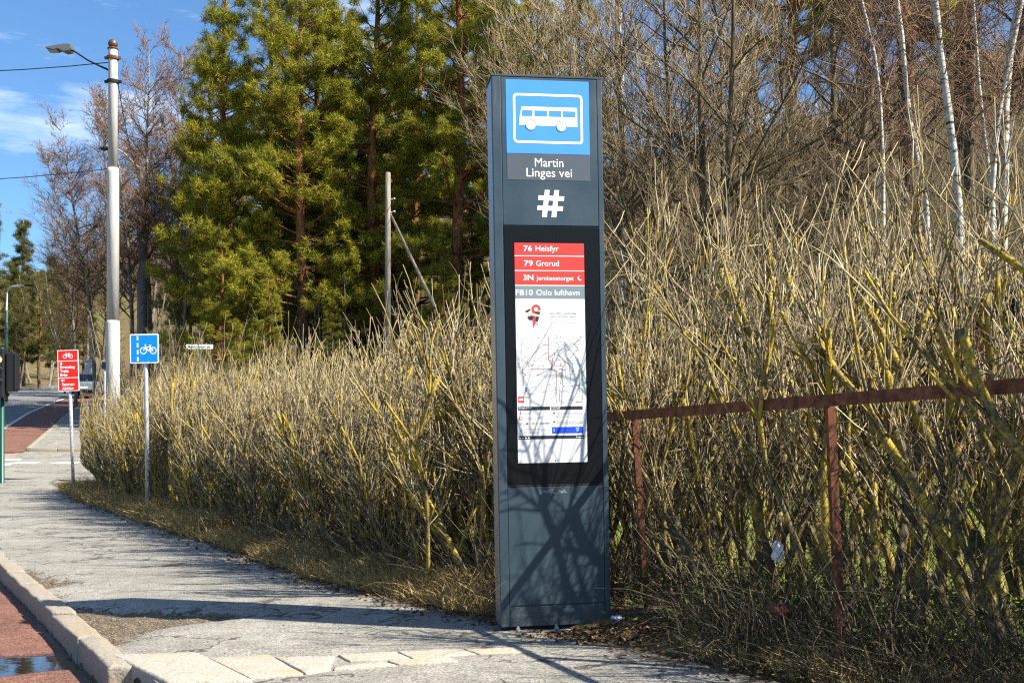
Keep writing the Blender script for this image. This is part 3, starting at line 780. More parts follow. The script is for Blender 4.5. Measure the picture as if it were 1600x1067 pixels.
# rounded frame
fx0, fx1, fz0, fz1, rr, lw = .113, .496, Zy(225.6), Zy(148.2), .022, .0128
def rrect(x0, z0, x1, z1, r, k=6):
    o = []
    for cx, cz, a in ((x1 - r, z0 + r, -90), (x1 - r, z1 - r, 0), (x0 + r, z1 - r, 90), (x0 + r, z0 + r, 180)):
        for i in range(k + 1):
            t = R(a + 90 * i / k); o.append((cx + r * math.cos(t), cz + r * math.sin(t)))
    return o
oo, ii = rrect(fx0, fz0, fx1, fz1, rr), rrect(fx0 + lw, fz0 + lw, fx1 - lw, fz1 - lw, rr - lw * .8)
n = len(oo); g.add([(x, yb, z) for x, z in oo + ii], [(i, (i + 1) % n, (i + 1) % n + n, i + n) for i in range(n)])
# bus body with window openings: zoom coordinates -> face coordinates
def bu(zx, zy): return ((zx - 112) / 663 * MW, Zy(90 + zy / 3.8125 + (zx - 440) * 0.0 ))
def bq(pts, mi=0): g.face([bu(*p) for p in reversed(pts)], yb, mi)
bq([(288, 300), (622, 300), (622, 322), (283, 322)])
bq([(275, 358), (622, 358), (622, 414), (270, 410)])
bq([(283, 322), (291, 322), (285, 358), (275, 358)])
for xa, xb in ((350, 363), (440, 450), (525, 535), (611, 622)): bq([(xa, 322), (xb, 322), (xb, 358), (xa, 358)])
g.build('pictogram', M['white'], bus_plate)
g2 = MB()
for cx, cz in ((341, 409), (525, 413)):
    x, z = bu(cx, cz); g2.disc(x, z, .0295, yb - .0008, 28)
g2.build('wheel_gap', M['sign_blue'], bus_plate)
g2 = MB()
for cx, cz in ((341, 409), (525, 413)):
    x, z = bu(cx, cz); g2.disc(x, z, .0253, yb - .0016, 28)
g2.build('pictogram_wheel', M['white'], bus_plate)
b = MB(); b.bbox((sg0 + .001, -.0033, Zy(283)), (sg1, -.001, Zy(242.2)), .0008); npl = b.build('name_plate', M['plate_grey'], mono)
t = MB(); put_text(t, 'Martin', .306, Zy(261.8), .0455, .157, -.0042, 0, 0, 'C'); put_text(t, 'Linges vei', .306, Zy(277.6), .0455, .250, -.0042, 0, 0, 'C')
t.build('lettering', M['white'], npl)
# hash mark
h = MB()
def hp(zx, zy): return bu(zx - 2, zy)
def hq(*pts): h.face([hp(*p) for p in reversed(pts)], -.0032)
hq((421, 793), (450, 793), (430, 955), (401, 955)); hq((478, 793), (507, 793), (487, 955), (458, 955))
h.face([hp(*p) for p in reversed([(383, 826), (538, 830), (534, 858), (379, 854)])], -.0036)
h.face([hp(*p) for p in reversed([(376, 886), (530, 890), (526, 918), (372, 914)])], -.0036)
h.build('hash_mark', M['white'], mono)
# display window
b = MB(); b.bbox((x0 + .001, -.0015, Zy(757)), (x1 - .001, .010, Zy(355.5)), .002); disp = b.build('display_window', M['black'], mono)
b = MB(); b.box((x0 + .002, -.0005, Zy(761)), (x1 - .002, .008, Zy(757.3))); b.build('gasket', M['cab_dark'], mono)
sx0, sx1 = .1085, .4905
sw = sx1 - sx0
b = MB(); b.rect(sx0, Zy(724), sx1, Zy(468), -.0022); b.build('poster', M['poster'], disp)
rows = [(381, 400.6, 'row_red'), (401.6, 423.6, 'row_red'), (424.6, 446.6, 'row_red'), (447.6, 468, 'row_grey')]
for ya, yb2, m in rows:
    b = MB(); b.rect(sx0, Zy(yb2), sx1, Zy(ya), -.0023); b.build('route_row', M[m], disp)
b = MB()
for yl in (401.1, 424.1, 447.1): b.rect(sx0, Zy(yl + .55), sx1, Zy(yl - .55), -.0024)
b.build('row_line', M['white'], disp)
t = MB(); yt = -.0027
for num, a0, a1, name, n0, n1, bl, cap in (('76', .130, .25, 'Helsfyr', .30, .635, 393.6, .0290), ('79', .132, .26, 'Grorud', .305, .635, 416.7, .0290),
                                      ('3N', .118, .262, 'Jernbanetorget', .305, .845, 438.9, .0225), ('FB10', .006, .252, 'Oslo lufthavn', .30, .925, 462.3, .0290)):
    put_text(t, num, sx0 + a0 * sw, Zy(bl), .0285, (a1 - a0) * sw, yt, 0, .013)
    put_text(t, name, sx0 + n0 * sw, Zy(bl), cap, (n1 - n0) * sw, yt, 0, .004)
# moon
mx, mz, mr = sx0 + .935 * sw, Zy(435.5), .0125
arc = [(mx + mr * math.cos(a), mz + mr * math.sin(a)) for a in np.linspace(R(95), R(335), 16)]
arc2 = [(mx + mr * .38 + mr * .86 * math.cos(a), mz + mr * .28 + mr * .86 * math.sin(a)) for a in np.linspace(R(318), R(118), 14)]
n = len(arc); allp = arc + arc2
for i in range(13): t.add([(p[0], yt, p[1]) for p in (arc[i], arc[i + 1], arc2[-2 - i], arc2[-1 - i])], [(0, 1, 2, 3)])
t.build('lettering', M['white'], disp)
# poster artwork. s: 0..1 across, py: photo row
def sp(s, py): return (sx0 + s * sw, Zy(py))
mats = [M['ink'], M['ink_grey'], M['ink_grey'], M['row_red'], M['navy'], M['skin'], M['bar_dark'], M['bar_blue'], M['lime'], M['teal_p'], M['purple'], M['green_p'], M['brown_p'], M['sky_p'], M['white']]
INK, GREY, LIGHT, RED, NAVY, SKIN, DARK, BLUE, LIME, TEAL, PURP, GREEN, BROWN, SKYP, WHT = range(15)
a = MB()
L1, L2, L3, L4 = -.0026, -.0029, -.0032, -.0035
def pz(zx, zy): return sp((zx - 57) / 830.0, 460 + zy * 0.1312)          # from the enlarged crop
def poly(pts, m, L=L1): a.face([pz(*p) for p in pts], L, m)
x, z = pz(300, 185); a.ring(x, z, .0115, .0255, L1, 26, RED)
poly([(248, 215), (355, 215), (262, 420)][::-1], RED, L1)
poly([(200, 235), (240, 225), (350, 250), (352, 275), (250, 270), (215, 280)][::-1], SKIN, L2)
poly([(195, 275), (215, 312), (250, 318), (285, 268), (240, 262)][::-1], NAVY, L3)
poly([(285, 225), (345, 215), (345, 250), (300, 240)][::-1], NAVY, L3)
poly([(300, 270), (338, 280), (318, 335), (288, 325)][::-1], NAVY, L3)
poly([(172, 205), (225, 180), (240, 190), (205, 222), (178, 220)][::-1], NAVY, L3)
poly([(320, 205), (362, 185), (364, 200), (330, 220)][::-1], SKIN, L4)
poly([(285, 335), (300, 330), (328, 365), (318, 372)][::-1], LIGHT, L3)
for k, (s_, m_) in enumerate((('Kjøp billett og planlegg', INK), ('reisen med Ruter-appen', INK), ('Buy tickets and plan your', GREY), ('journey with the Ruter app', GREY))):
    x, z = pz(462, 240 + k * 36); put_text(a, s_, x, z, .0068, .38 * sw, L1, m_, .01 if k < 2 else 0)
def route(pts, m, w=.0032): a.ribbon([pz(*p) for p in pts], w, L1 - .00005 * m, m)
route([(130, 960), (128, 870), (200, 780), (290, 685), (380, 610), (440, 608)], BROWN); route([(132, 1100), (134, 985), (165, 965)], PURP, .004)
route([(165, 965), (235, 895), (470, 895), (475, 850)], BROWN); route([(165, 965), (128, 930)], PURP)
route([(300, 800), (370, 730), (440, 700)], BROWN); route([(325, 930), (325, 840), (380, 785)], SKYP, .0015); route([(285, 900), (290, 800), (200, 780)], LIGHT, .0014)
route([(445, 510), (445, 700), (440, 780), (475, 830), (480, 900), (530, 920), (535, 1190), (450, 1260)], BROWN)
route([(130, 520), (125, 700), (128, 800)], SKYP); route([(130, 560), (185, 690), (200, 900)], LIGHT, .0015); route([(200, 670), (290, 655), (320, 610)], LIGHT, .0015)
route([(515, 740), (515, 700), (600, 615), (660, 615)], TEAL, .003); route([(490, 860), (490, 770), (560, 720), (640, 820)], BROWN)
route([(620, 700), (690, 625), (730, 580)], NAVY, .0025); route([(740, 590), (795, 650), (740, 720), (700, 775)], NAVY, .0022); route([(745, 600), (805, 545)], BROWN); route([(780, 520), (838, 580)], BROWN, .0015)
route([(550, 500), (550, 600), (575, 620)], LIGHT, .0015); route([(575, 740), (690, 850), (700, 1000)], BROWN); route([(660, 760), (730, 840), (735, 920), (700, 985), (695, 1070)], TEAL, .0028)
route([(640, 900), (645, 1000), (690, 1060)], GREY); route([(605, 880), (600, 1010), (610, 1120)], NAVY, .003); route([(560, 890), (640, 910)], PURP); route([(600, 1120), (590, 1330)], PURP, .003); route([(480, 750), (520, 860), (640, 860)], RED, .0016)
route([(410, 840), (412, 720)], LIGHT, .0015); route([(560, 1090), (565, 1280), (620, 1300)], TEAL, .003); route([(640, 820), (600, 900), (580, 1080)], GREEN, .003); route([(520, 1110), (525, 1290), (490, 1320)], GREEN, .0025)
rs = random.Random(4)
for k in range(190):                                                     # station names and dots
    if k < 90: zx, zy = rs.gauss(590, 75), rs.gauss(930, 190)
    else: zx, zy = rs.uniform(75, 840), rs.uniform(495, 1180)
    if zx > 790 and zy > 850: continue
    x, z = pz(zx, zy)
    m_ = rs.choice([INK, INK, GREY, LIGHT, LIGHT, NAVY, TEAL, GREEN, RED, PURP, LIGHT])
    w_ = rs.uniform(.004, .018) if m_ in (GREY, LIGHT) else rs.uniform(.0025, .0065)
    a.rect(x, z, x + w_, z + rs.uniform(.0018, .0040), L2 - .00004 * k * .05, m_)
for col in (805, 838):                                                   # colour key columns
    for q in range(15):
        x, z = pz(col, 912 + q * 26 if col > 820 else 912 + q * 19)
        a.rect(x - .003, z - .004, x + .003, z + .002, L2, rs.choice([RED, TEAL, LIME, PURP, INK, GREEN, SKYP]))
def pq(zx, zy): return sp((zx - 75) / 775.0, 590 + zy * 0.14058)         # second enlarged crop
def prect(x0_, y0_, x1_, y1_, m, L=L1):
    p, q = pq(x0_, y1_), pq(x1_, y0_); a.rect(p[0], p[1], q[0], q[1], L, m)
def plines(x0_, y0_, n_, w_, m, dy=14, cap=5):
    for q in range(n_):
        xx_ = x0_
        while xx_ < x0_ + w_ * (1 if q < n_ - 1 else .7):
            ww = rs.uniform(8, 34); prect(xx_, y0_ + q * dy, xx_ + ww, y0_ + q * dy + cap, m); xx_ += ww + 6
plines(160, 122, 1, 150, LIGHT); plines(205, 185, 1, 130, LIGHT); plines(365, 158, 1, 60, LIGHT)
for q in range(3): prect(165, 118 + q * 16, 185, 128 + q * 16, INK)
prect(86, 214, 154, 284, RED); prect(96, 236, 144, 260, WHT, L2); prect(104, 245, 136, 250, RED, L3)
x, z = pq(168, 232); put_text(a, 'Ruter', x, z, .0078, .07 * sw, L1, INK, .02); plines(168, 244, 1, 80, LIGHT)
x, z = pq(728, 290); put_text(a, 'Ruter #', x, z, .0078, .09 * sw, L1, INK, .02)
prect(84, 328, 440, 368, DARK); prect(455, 328, 806, 368, DARK)
for xx_ in (92, 462):
    x, z = pq(xx_, 346); put_text(a, 'Slik kjøper du billett' if xx_ == 92 else 'Trenger du hjelp?', x, z, .0066, (.18 if xx_ == 92 else .12) * sw, L2, WHT, .015)
    prect(xx_, 354, xx_ + 90, 359, LIGHT, L2)
prect(104, 386, 120, 412, GREY); plines(138, 390, 2, 95, LIGHT); prect(94, 442, 130, 476, RED); prect(103, 452, 121, 466, WHT, L2)
plines(142, 448, 2, 190, LIGHT, 16); prect(96, 506, 128, 530, GREY); plines(145, 512, 1, 70, GREY, 14, 9)
for cx_, m_ in ((247, RED), (270, LIME), (294, SKYP)):
    x, z = pq(cx_, 516); a.ring(x, z, .0028, .0056, L2, 16, m_)
x, z = pq(182, 517); a.disc(x, z, .005, L2, 16, NAVY)
x, z = pq(322, 523); put_text(a, 'NARVESEN', x, z, .0062, .145 * sw, L1, INK, .03)
prect(106, 580, 124, 606, GREY); plines(145, 574, 4, 235, GREY, 14, 6); plines(508, 384, 5, 280, GREY, 15, 6); plines(512, 484, 4, 270, GREY, 14, 7)
prect(474, 394, 494, 412, INK); prect(474, 492, 494, 508, INK); prect(458, 558, 808, 630, BLUE); prect(476, 575, 486, 608, SKYP, L2); prect(725, 570, 765, 584, SKYP, L2); prect(730, 594, 760, 606, SKYP, L2)
prect(84, 652, 818, 690, DARK)
for q in range(4): prect(92 + q * 32, 668, 108 + q * 32, 682, WHT, L2)
x, z = pq(726, 680); put_text(a, 'Ruter #', x, z, .0075, .11 * sw, L2, WHT, .02)
prect(482, 926, 500, 940, NAVY)
a.build('artwork', mats, disp)
# lower panels
b = MB(); b.bbox((x0, -.002, Zy(945.6)), (x1, .010, Zy(761.6)), .002); lp = b.build('service_door', M['cabinet'], mono)
b = MB(); b.bbox((x0, -.002, .03), (x1, .010, Zy(947.6)), .002); b.build('kick_panel', M['cabinet'], mono)
b = MB()
for q in range(26):                                                     # remains of a sticker
    x, z = rs.uniform(.20, .36), Zy(770) + rs.gauss(0, .006); b.rect(x, z, x + rs.uniform(.004, .018), z + rs.uniform(.002, .008), -.0025 - q * .00002)
b.build('sticker_remains', flat('faded_sticker', (.17, .20, .22)), lp)['kind'] = 'stuff'
b = MB(); b.box((-.0015, .02, .04), (.001, MD - .02, MH - .03)); b.build('side_trim', M['alu'], mono)

# ------------------------------------------------------------------ rusty rail fence with wire netting
fence = tag(empty('rail_fence'), 'rusty steel rail fence with posts and wire netting running through the hedge', 'fence')
def fz_(Y): return float(np.interp(Y, [2, 3.8, 6.5, 9, 22, 27], [1.222, 1.196, 1.158, 1.185, 1.24, 1.27])) + 0.003 * math.sin(Y * 1.3) + float(prof(Y))
rail_pts = [(float(Xf(Y)), Y, fz_(Y)) for Y in np.arange(2.4, 26.1, 0.85)]
for i in range(0, len(rail_pts) - 3, 3):
    seg = [Vector(p) for p in rail_pts[i:i + 4]]; bb = MB()
    # angle-iron: a vertical flange and a narrow top flange
    vs, fs = [], []
    for p in seg:
        vs += [(p.x, p.y, p.z - .026), (p.x + .006, p.y + .002, p.z - .026), (p.x + .006, p.y + .002, p.z + .020), (p.x + .045, p.y + .02, p.z + .020), (p.x + .045, p.y + .02, p.z + .026), (p.x, p.y, p.z + .026)]
    for j in range(3):
        for k in range(6):
            fs.append((j * 6 + k, (j + 1) * 6 + k, (j + 1) * 6 + (k + 1) % 6, j * 6 + (k + 1) % 6))
    fs += [tuple(range(6)), tuple(reversed(range(18, 24)))]
    bb.add(vs, fs); bb.build('rail', M['rust'], fence)
posts_Y = [3.15, 4.72, 6.26, 7.9, 9.6, 11.3, 13.0, 14.7, 16.4, 18.1, 19.8, 21.5, 23.2, 24.9]
for i, Y in enumerate(posts_Y):
    lean = (0.125, 0.05, 0.085, 0.03)[i % 4] if i < 4 else 0.04
    x, zb2 = float(Xf(Y)) + .012, g1(Xf(Y), Y)
    bb = MB(); top = Vector((x, Y + .03, fz_(Y) - .02)); bot = Vector((x + lean, Y - .02, zb2 - .3)); w = .0165
    vs = []
    for p in (bot, top):
        vs += [(p.x - w, p.y - .006, p.z), (p.x + w, p.y - .006, p.z), (p.x + w, p.y, p.z), (p.x - w + .006, p.y, p.z), (p.x - w + .006, p.y + .04, p.z), (p.x - w, p.y + .04, p.z)]
    bb.add(vs, [(k, (k + 1) % 6, (k + 1) % 6 + 6, k + 6) for k in range(6)] + [tuple(range(6, 12))])
    bb.build('post', M['rust'], fence)
tw = Tubes()
for i in range(len(posts_Y) - 5):
    pass
def net_point(s, h):      # s along Y, h up
    x = float(Xf(s)); zb2 = g1(x, s)
    return (x + .03 + .015 * math.sin(s * 3 + h * 4), s + .012 * math.sin(h * 5 + s), zb2 + .02 + h)
Hn = 1.05; step = 0.062
s0, s1 = 2.8, 11.5
for sgn in (1, -1):
    s = s0 - Hn if sgn > 0 else s0
    while s < (s1 if sgn > 0 else s1 + Hn):
        pts = []
        for q in range(7):
            h = Hn * q / 6; ss = s + sgn * h * 0.8
            pts.append(net_point(min(max(ss, s0), s1), h))
        if pts[0][1] != pts[-1][1]: tw.add(pts, [.0016] * 7, 3)
        s += step
net = link('wire_netting', tw.mesh('wire_netting', M['wire']), fence); net['kind'] = 'stuff'

# ------------------------------------------------------------------ hedge shrubs
def unit(v): return v / (np.linalg.norm(v) + 1e-9)
def grow(r, p, d, L, n, wob, up, lean=None):
    """wandering polyline from p along d; 'up' pulls it upright"""
    pts = [np.array(p, float)]; d = unit(np.array(d, float)); st = L / (n - 1)
    for i in range(n - 1):
        d = unit(d + r.normal(size=3) * wob + np.array([0, 0, up]))
        pts.append(pts[-1] + d * st)
    return pts
def make_shrub(seed, n_st=8, height=1.0, lean=(-0.42, -0.12), fine=1.0, rad=1.0, spread=.23):
    """returns (list of stem meshes, twig mesh)"""
    r = np.random.default_rng(seed); stems = []; tw = Tubes()
    def shoot(p, d, L, rr, up=0.10, wob=.13):
        n = 6 if L > .35 else 4
        pts = grow(r, p, d, L, n, wob, up)
        tw.add(pts, [rr * (1 - .55 * q / (n - 1)) for q in range(n)], 3)
        for _ in range(r.integers(0, 3) if L > .25 else 0):
            k = r.integers(1, n - 1); dd = unit(pts[k] - pts[k - 1]) + r.normal(size=3) * .6
            p2 = grow(r, pts[k], dd, L * r.uniform(.15, .45), 3, .16, .08); tw.add(p2, [rr * .7, rr * .55, rr * .35], 3)
    for i in range(n_st):
        st = Tubes()
        a = r.uniform(0, 6.28); q = r.uniform(0, .32)
        base = np.array([q * math.cos(a), q * math.sin(a), -.05])
        d = np.array([lean[0] + r.normal() * spread, lean[1] + r.normal() * spread, 1.0])
        L = height * r.uniform(1.35, 2.1); rr = rad * r.uniform(.010, .022)
        pts = grow(r, base, d, L, 10, .14, .11)
        rads = [rr * (1.15 - .38 * k / 9) * r.uniform(.88, 1.12) for k in range(10)]
        st.add(pts, rads, 7)
        for b in range(r.integers(4, 8)):
            k = r.integers(2, 9); az = r.uniform(0, 6.28)
            dd = unit(pts[k] - pts[k - 1]) + np.array([math.cos(az), math.sin(az), .3]) * r.uniform(.3, .75)
            bl = height * r.uniform(.25, .75); br = rads[k] * r.uniform(.4, .75)
            bp = grow(r, pts[k], dd, bl, 5, .17, .20); st.add(bp, [br * (1 - .25 * j / 4) * r.uniform(.9, 1.1) for j in range(5)], 5)
            for s_ in range(int(r.integers(4, 8) * fine)):
                j = r.integers(1, 5); az = r.uniform(0, 6.28)
                dd2 = unit(bp[j] - bp[j - 1]) + np.array([math.cos(az), math.sin(az), .4]) * r.uniform(.15, .75)
                shoot(bp[j], dd2, height * r.uniform(.15, .52), r.uniform(.0028, .0052))
        for s_ in range(int(r.integers(9, 16) * fine)):
            k = r.integers(5, 10); az = r.uniform(0, 6.28)
            shoot(pts[k], np.array([math.cos(az) * .25, math.sin(az) * .25, 1.0]), height * r.uniform(.25, .75), r.uniform(.0032, .0056))
        for s_ in range(int(r.integers(14, 22) * fine)):
            k = r.integers(0, 9); az = r.uniform(0, 6.28)
            dd = np.array([lean[0] * 1.3 + math.cos(az) * .55, lean[1] * 1.3 + math.sin(az) * .55, r.uniform(.2, 1.0)])
            shoot(pts[k], dd, height * r.uniform(.12, .48), r.uniform(.0020, .0044), .06, .2)
        stems.append(st.mesh('stem', M['stem']))
    return stems, tw.mesh('twigs', M['shoot'])
def join_tubes_shrub(seed, **k):
    stems, tw = make_shrub(seed, **k)
    bm = bmesh.new()
    for s_ in stems: bm.from_mesh(s_)
    me = bpy.data.meshes.new('stems'); bm.to_mesh(me); bm.free(); me.materials.append(M['stem'])
    me.polygons.foreach_set('use_smooth', [True] * len(me.polygons))
    for s_ in stems: bpy.data.meshes.remove(s_)
    return [me], tw
def shrub_instance(meshes, loc, rz, sc, label, group):
    stems, tw = meshes
    root = tag(empty('hedge_shrub', loc, (0, 0, rz)), label, 'shrub', group); root.scale = sc
    if len(stems) == 1: link('stems', stems[0], root)['kind'] = 'stuff'
    else:
        for s_ in stems: link('stem', s_, root)
    t_ = link('twigs', tw, root); t_['kind'] = 'stuff'
    LAST[0] = root
    return root
LAST = [None]
def clear_column(root, a=756, b=958, ymax=6.34, ztop=3.1):
    """twigs and stems do not grow through or in front of the information column"""
    x, y, z = root.location; c_, s_ = math.cos(root.rotation_euler.z), math.sin(root.rotation_euler.z); sc = root.scale
    for ch in list(root.children):
        me = ch.data; n = len(me.vertices); co = np.empty(n * 3, np.float32); me.vertices.foreach_get('co', co); co = co.reshape(-1, 3) * np.array(sc)
        X = x + co[:, 0] * c_ - co[:, 1] * s_; Y = y + co[:, 0] * s_ + co[:, 1] * c_; Z = z + co[:, 2]
        px = CX + F * X / Y
        front = (X < Xf(Y) - .015) & (Z < 1.4) & (Y < 7.0) if ch.name.startswith('twigs') and a == 756 else np.zeros(n, bool)
        bad = front | (Y < ymax) & (px > a) & (px < b) & (Z < ztop) & (Y > 3)
        if bad.any():
            bm = bmesh.new(); bm.from_mesh(me); bm.verts.ensure_lookup_table()
            bmesh.ops.delete(bm, geom=[bm.verts[i] for i in np.nonzero(bad)[0]], context='VERTS')
            m2 = bpy.data.meshes.new(me.name); bm.to_mesh(m2); bm.free()
            for m_ in me.materials: m2.materials.append(m_) if len(m2.materials) < len(me.materials) else None
            if len(m2.polygons) < 20: bpy.data.objects.remove(ch)
            else: ch.data = m2
near_r = [make_shrub(100 + i, n_st=6, height=1.0, lean=(-.12, .18), fine=1.15, rad=1.1, spread=.16) for i in range(5)]
thick_r = [make_shrub(150 + i, n_st=4, height=1.02, lean=(-.07, .12), fine=.9, rad=1.5, spread=.10) for i in range(2)]
near_l = [make_shrub(200 + i, n_st=9, height=.83, lean=(-.24, .20), fine=1.0, rad=1.0) for i in range(4)]
far_l = [join_tubes_shrub(300 + i, n_st=10, height=.91, lean=(-.24, .22), fine=.95, rad=1.1) for i in range(4)]
ORD = ('first second third fourth fifth sixth seventh eighth ninth tenth eleventh twelfth thirteenth fourteenth fifteenth sixteenth seventeenth eighteenth nineteenth twentieth '
       'twenty-first twenty-second twenty-third twenty-fourth twenty-fifth twenty-sixth twenty-seventh twenty-eighth twenty-ninth thirtieth thirty-first thirty-second thirty-third thirty-fourth thirty-fifth').split()
G_H = 'bare lichened shrubs of the roadside hedge'
rh = random.Random(21)
# right of the column: behind the rail
for row, (e, stp) in enumerate(((.52, .66), (1.15, .74), (1.9, .70))):
    Y = 2.5 + .2 * row; cnt = 0
    while Y < 8.6 + .7 * (row == 2):
        yy_ = Y + rh.uniform(-.12, .12); x = float(Xf(yy_)) + e * 1.09 + rh.uniform(-.12, .12)
        px = CX + F * x / yy_
        lab = ('bare lichened shrub close behind the rusty rail, ', 'bare shrub in the middle row behind the rusty rail, ', 'tall bare shrub in the back row beside the lawn, ')[row] + ORD[cnt] + ' from the right edge'; cnt += 1
        s_ = rh.uniform(.88, 1.12) * (1.12 if row == 2 else .88 if px < 1200 else 1.0)
        shrub_instance(thick_r[rh.randrange(2)] if px > 1130 and rh.random() < .4 else near_r[rh.randrange(5)], (x, yy_, g1(x, yy_) - .02), rh.uniform(-.5, .5), (s_, s_, s_ * rh.uniform(.92, 1.08)), lab, G_H)
        clear_column(LAST[0])
        Y += stp * rh.uniform(.85, 1.15)
# left of the column: from the verge back to the rail
for row, off in enumerate((.55, 1.05, 1.65)):
    Y = 7.3 - .25 * row; cnt = 0
    while Y < 22.6:
        yy_ = Y + rh.uniform(-.1, .1); x = float(Xe(yy_)) + (off + .08 * float(sstep(17, 21, yy_))) * .9 + rh.uniform(-.12, .12); yy2 = yy_ + off * .4
        if yy2 < 22.9:
            px = CX + F * x / yy2
            lab = ('yellow-lichened bare shrub at the front of the hedge, ', 'bare shrub in the middle of the hedge, ', 'bare shrub at the back of the hedge, ')[row] + ORD[cnt] + ' leftwards from the information column'; cnt += 1
            ms = near_l[rh.randrange(4)] if yy2 < 12 else far_l[rh.randrange(4)]
            s_ = rh.uniform(.9, 1.1) * (1.0 if row else .92)
            shrub_instance(ms, (x, yy2, g1(x, yy2) - .02), rh.uniform(-.45, .45), (s_, s_, s_ * rh.uniform(.92, 1.08)), lab, G_H)
            if yy2 < 8.5: clear_column(LAST[0])
            elif 13.5 < yy2 < 18.5: clear_column(LAST[0], 196, 262, 16.0)
            elif yy2 > 18.5: clear_column(LAST[0], 88, 124, 23.5)
        Y += .58 * rh.uniform(.85, 1.15)

# dead twigs tangled at the foot of the hedge
tw = Tubes(); r = np.random.default_rng(5)
def foot(n, y0, y1, dlo, dhi, lean=-.6, hmax=.8):
    for _ in range(n):
        Y = r.uniform(y0, y1); x = float(Xe(Y)) + r.uniform(dlo, dhi)
        if -.15 < x < .95 and 5.2 < Y < 6.45: continue
        d = np.array([lean + r.normal() * .6, r.normal() * .5, r.uniform(.2, 1.5)])
        L = r.uniform(.25, hmax); pts = grow(r, (x, Y, g1(x, Y) - .02), d, L, 5, .26, -.03)
        rr = r.uniform(.0016, .0042); tw.add(pts, [rr, rr * .9, rr * .8, rr * .6, rr * .3], 3)
foot(1700, 3.4, 6.6, .16, 1.0, -.25, .5); foot(900, 3.2, 6.8, .30, 1.1, -.45, .9); foot(1700, 6.4, 13, .35, 1.5, -.5, .7); foot(1200, 13, 23, .35, 1.6, -.5, .7)
tag(link('dead_twigs', tw.mesh('dead_twigs', M['twig_dark'])), 'tangle of dead twigs along the foot of the hedge', kind='stuff')
# dry grass on the verge
def grass(name, n, y0, y1, dlo, dhi, lo, hi, mat, label, wid=(.0016, .0032), pick=None):
    Y = r.uniform(y0, y1, n) ; d = r.uniform(0, 1, n) ** 1.2 * (dhi - dlo) + dlo
    X = Xe(Y) + d
    ok = ~((X > -.15) & (X < .85) & (Y > 5.35) & (Y < 6.4))
    clump = (np.sin(X * 6.1 + 2 * np.sin(Y * 3.3)) + np.sin(Y * 5.2 + X * 2.2) + r.normal(size=n) * .9) > -.5
    ok &= clump
    if pick is not None: ok &= pick(X, Y)
    X, Y = X[ok], Y[ok]; n = len(X)
    base = np.stack([X, Y, gz(X, Y) - .012], -1)
    direc = np.stack([r.normal(size=n) * .45 - .12, r.normal(size=n) * .42 - .1, np.abs(r.normal(size=n)) * .5 + .75], -1)
    tag(link(name, blades(name, base, direc, r.uniform(lo, hi, n), r.uniform(*wid, n), mat, .3, r)), label, kind='stuff')
grass('dry_grass', 34000, 6.5, 12, .03, .7, .06, .24, M['drygrass'], 'dry straw-coloured grass on the verge left of the column')
grass('dry_grass', 30000, 12, 23.6, -.05, .8, .10, .38, M['drygrass'], 'dry straw-coloured grass round the feet of the road signs', (.003, .006))
grass('dry_grass', 18000, 3.0, 6.4, .16, .85, .05, .20, M['drygrass'], 'dry grass and stalks in the lower right corner')
grass('green_grass', 8000, 6.6, 23.5, .05, .8, .04, .13, M['greengrass'], 'patches of fresh green grass among the dry grass', (.003, .006), lambda X, Y: np.sin(X * 2.2 + Y * 1.1) > .35)
grass('green_grass', 3500, 3.2, 6.2, .15, .8, .03, .10, M['greengrass'], 'short green shoots in the lower right verge', (.002, .004))
# fallen leaves
def leaves(name, n, y0, y1, dlo, dhi, size, mat, label, lift=.01):
    Y = r.uniform(y0, y1, n); X = Xe(Y) + np.clip(r.normal((dlo + dhi) / 2, (dhi - dlo) / 3, n), dlo - .15, dhi)
    ok = ~((X > -.08) & (X < .57) & (Y > 5.98) & (Y < 6.35)); X, Y = X[ok], Y[ok]; n = len(X)
    c = np.stack([X, Y, np.maximum(gz(X, Y), zs(X, Y)) + lift * r.uniform(.2, 1, n)], -1)
    u = r.normal(size=(n, 3)) * np.array([1, 1, .35]); u /= np.linalg.norm(u, axis=1, keepdims=True)
    v = np.cross(u, r.normal(size=(n, 3)) * np.array([.3, .3, 1])); v /= np.linalg.norm(v, axis=1, keepdims=True)
    s_ = r.uniform(*size, n)[:, None]; cv = np.cross(u, v) * s_ * .35
    V = np.stack([c - u * s_, c + v * s_ * .5 + cv, c + u * s_, c - v * s_ * .5 + cv], 1).reshape(-1, 3)
    b_ = np.arange(n)[:, None] * 4
    tag(link(name, np_mesh(name, V, np.concatenate([b_ + np.array([[0, 1, 2]]), b_ + np.array([[0, 2, 3]])]), None, [mat])), label, kind='stuff')
leaves('leaf_litter', 3600, 5.6, 8.5, -.10, .5, (.007, .026), M['litter'], 'brown leaf litter at the foot of the column and hedge')
leaves('leaf_litter', 2600, 3.2, 6.3, .0, .8, (.006, .024), M['litter'], 'brown leaf litter in the lower right verge', .03)
leaves('leaf_litter', 4200, 8.5, 23, -.12, .5, (.012, .040), M['litter'], 'brown leaf litter along the pavement edge')
leaves('ground_ivy', 2600, 3.3, 6.0, .45, 1.6, (.010, .026), M['weed'], 'small green leaves of weeds low behind the netting', .28)

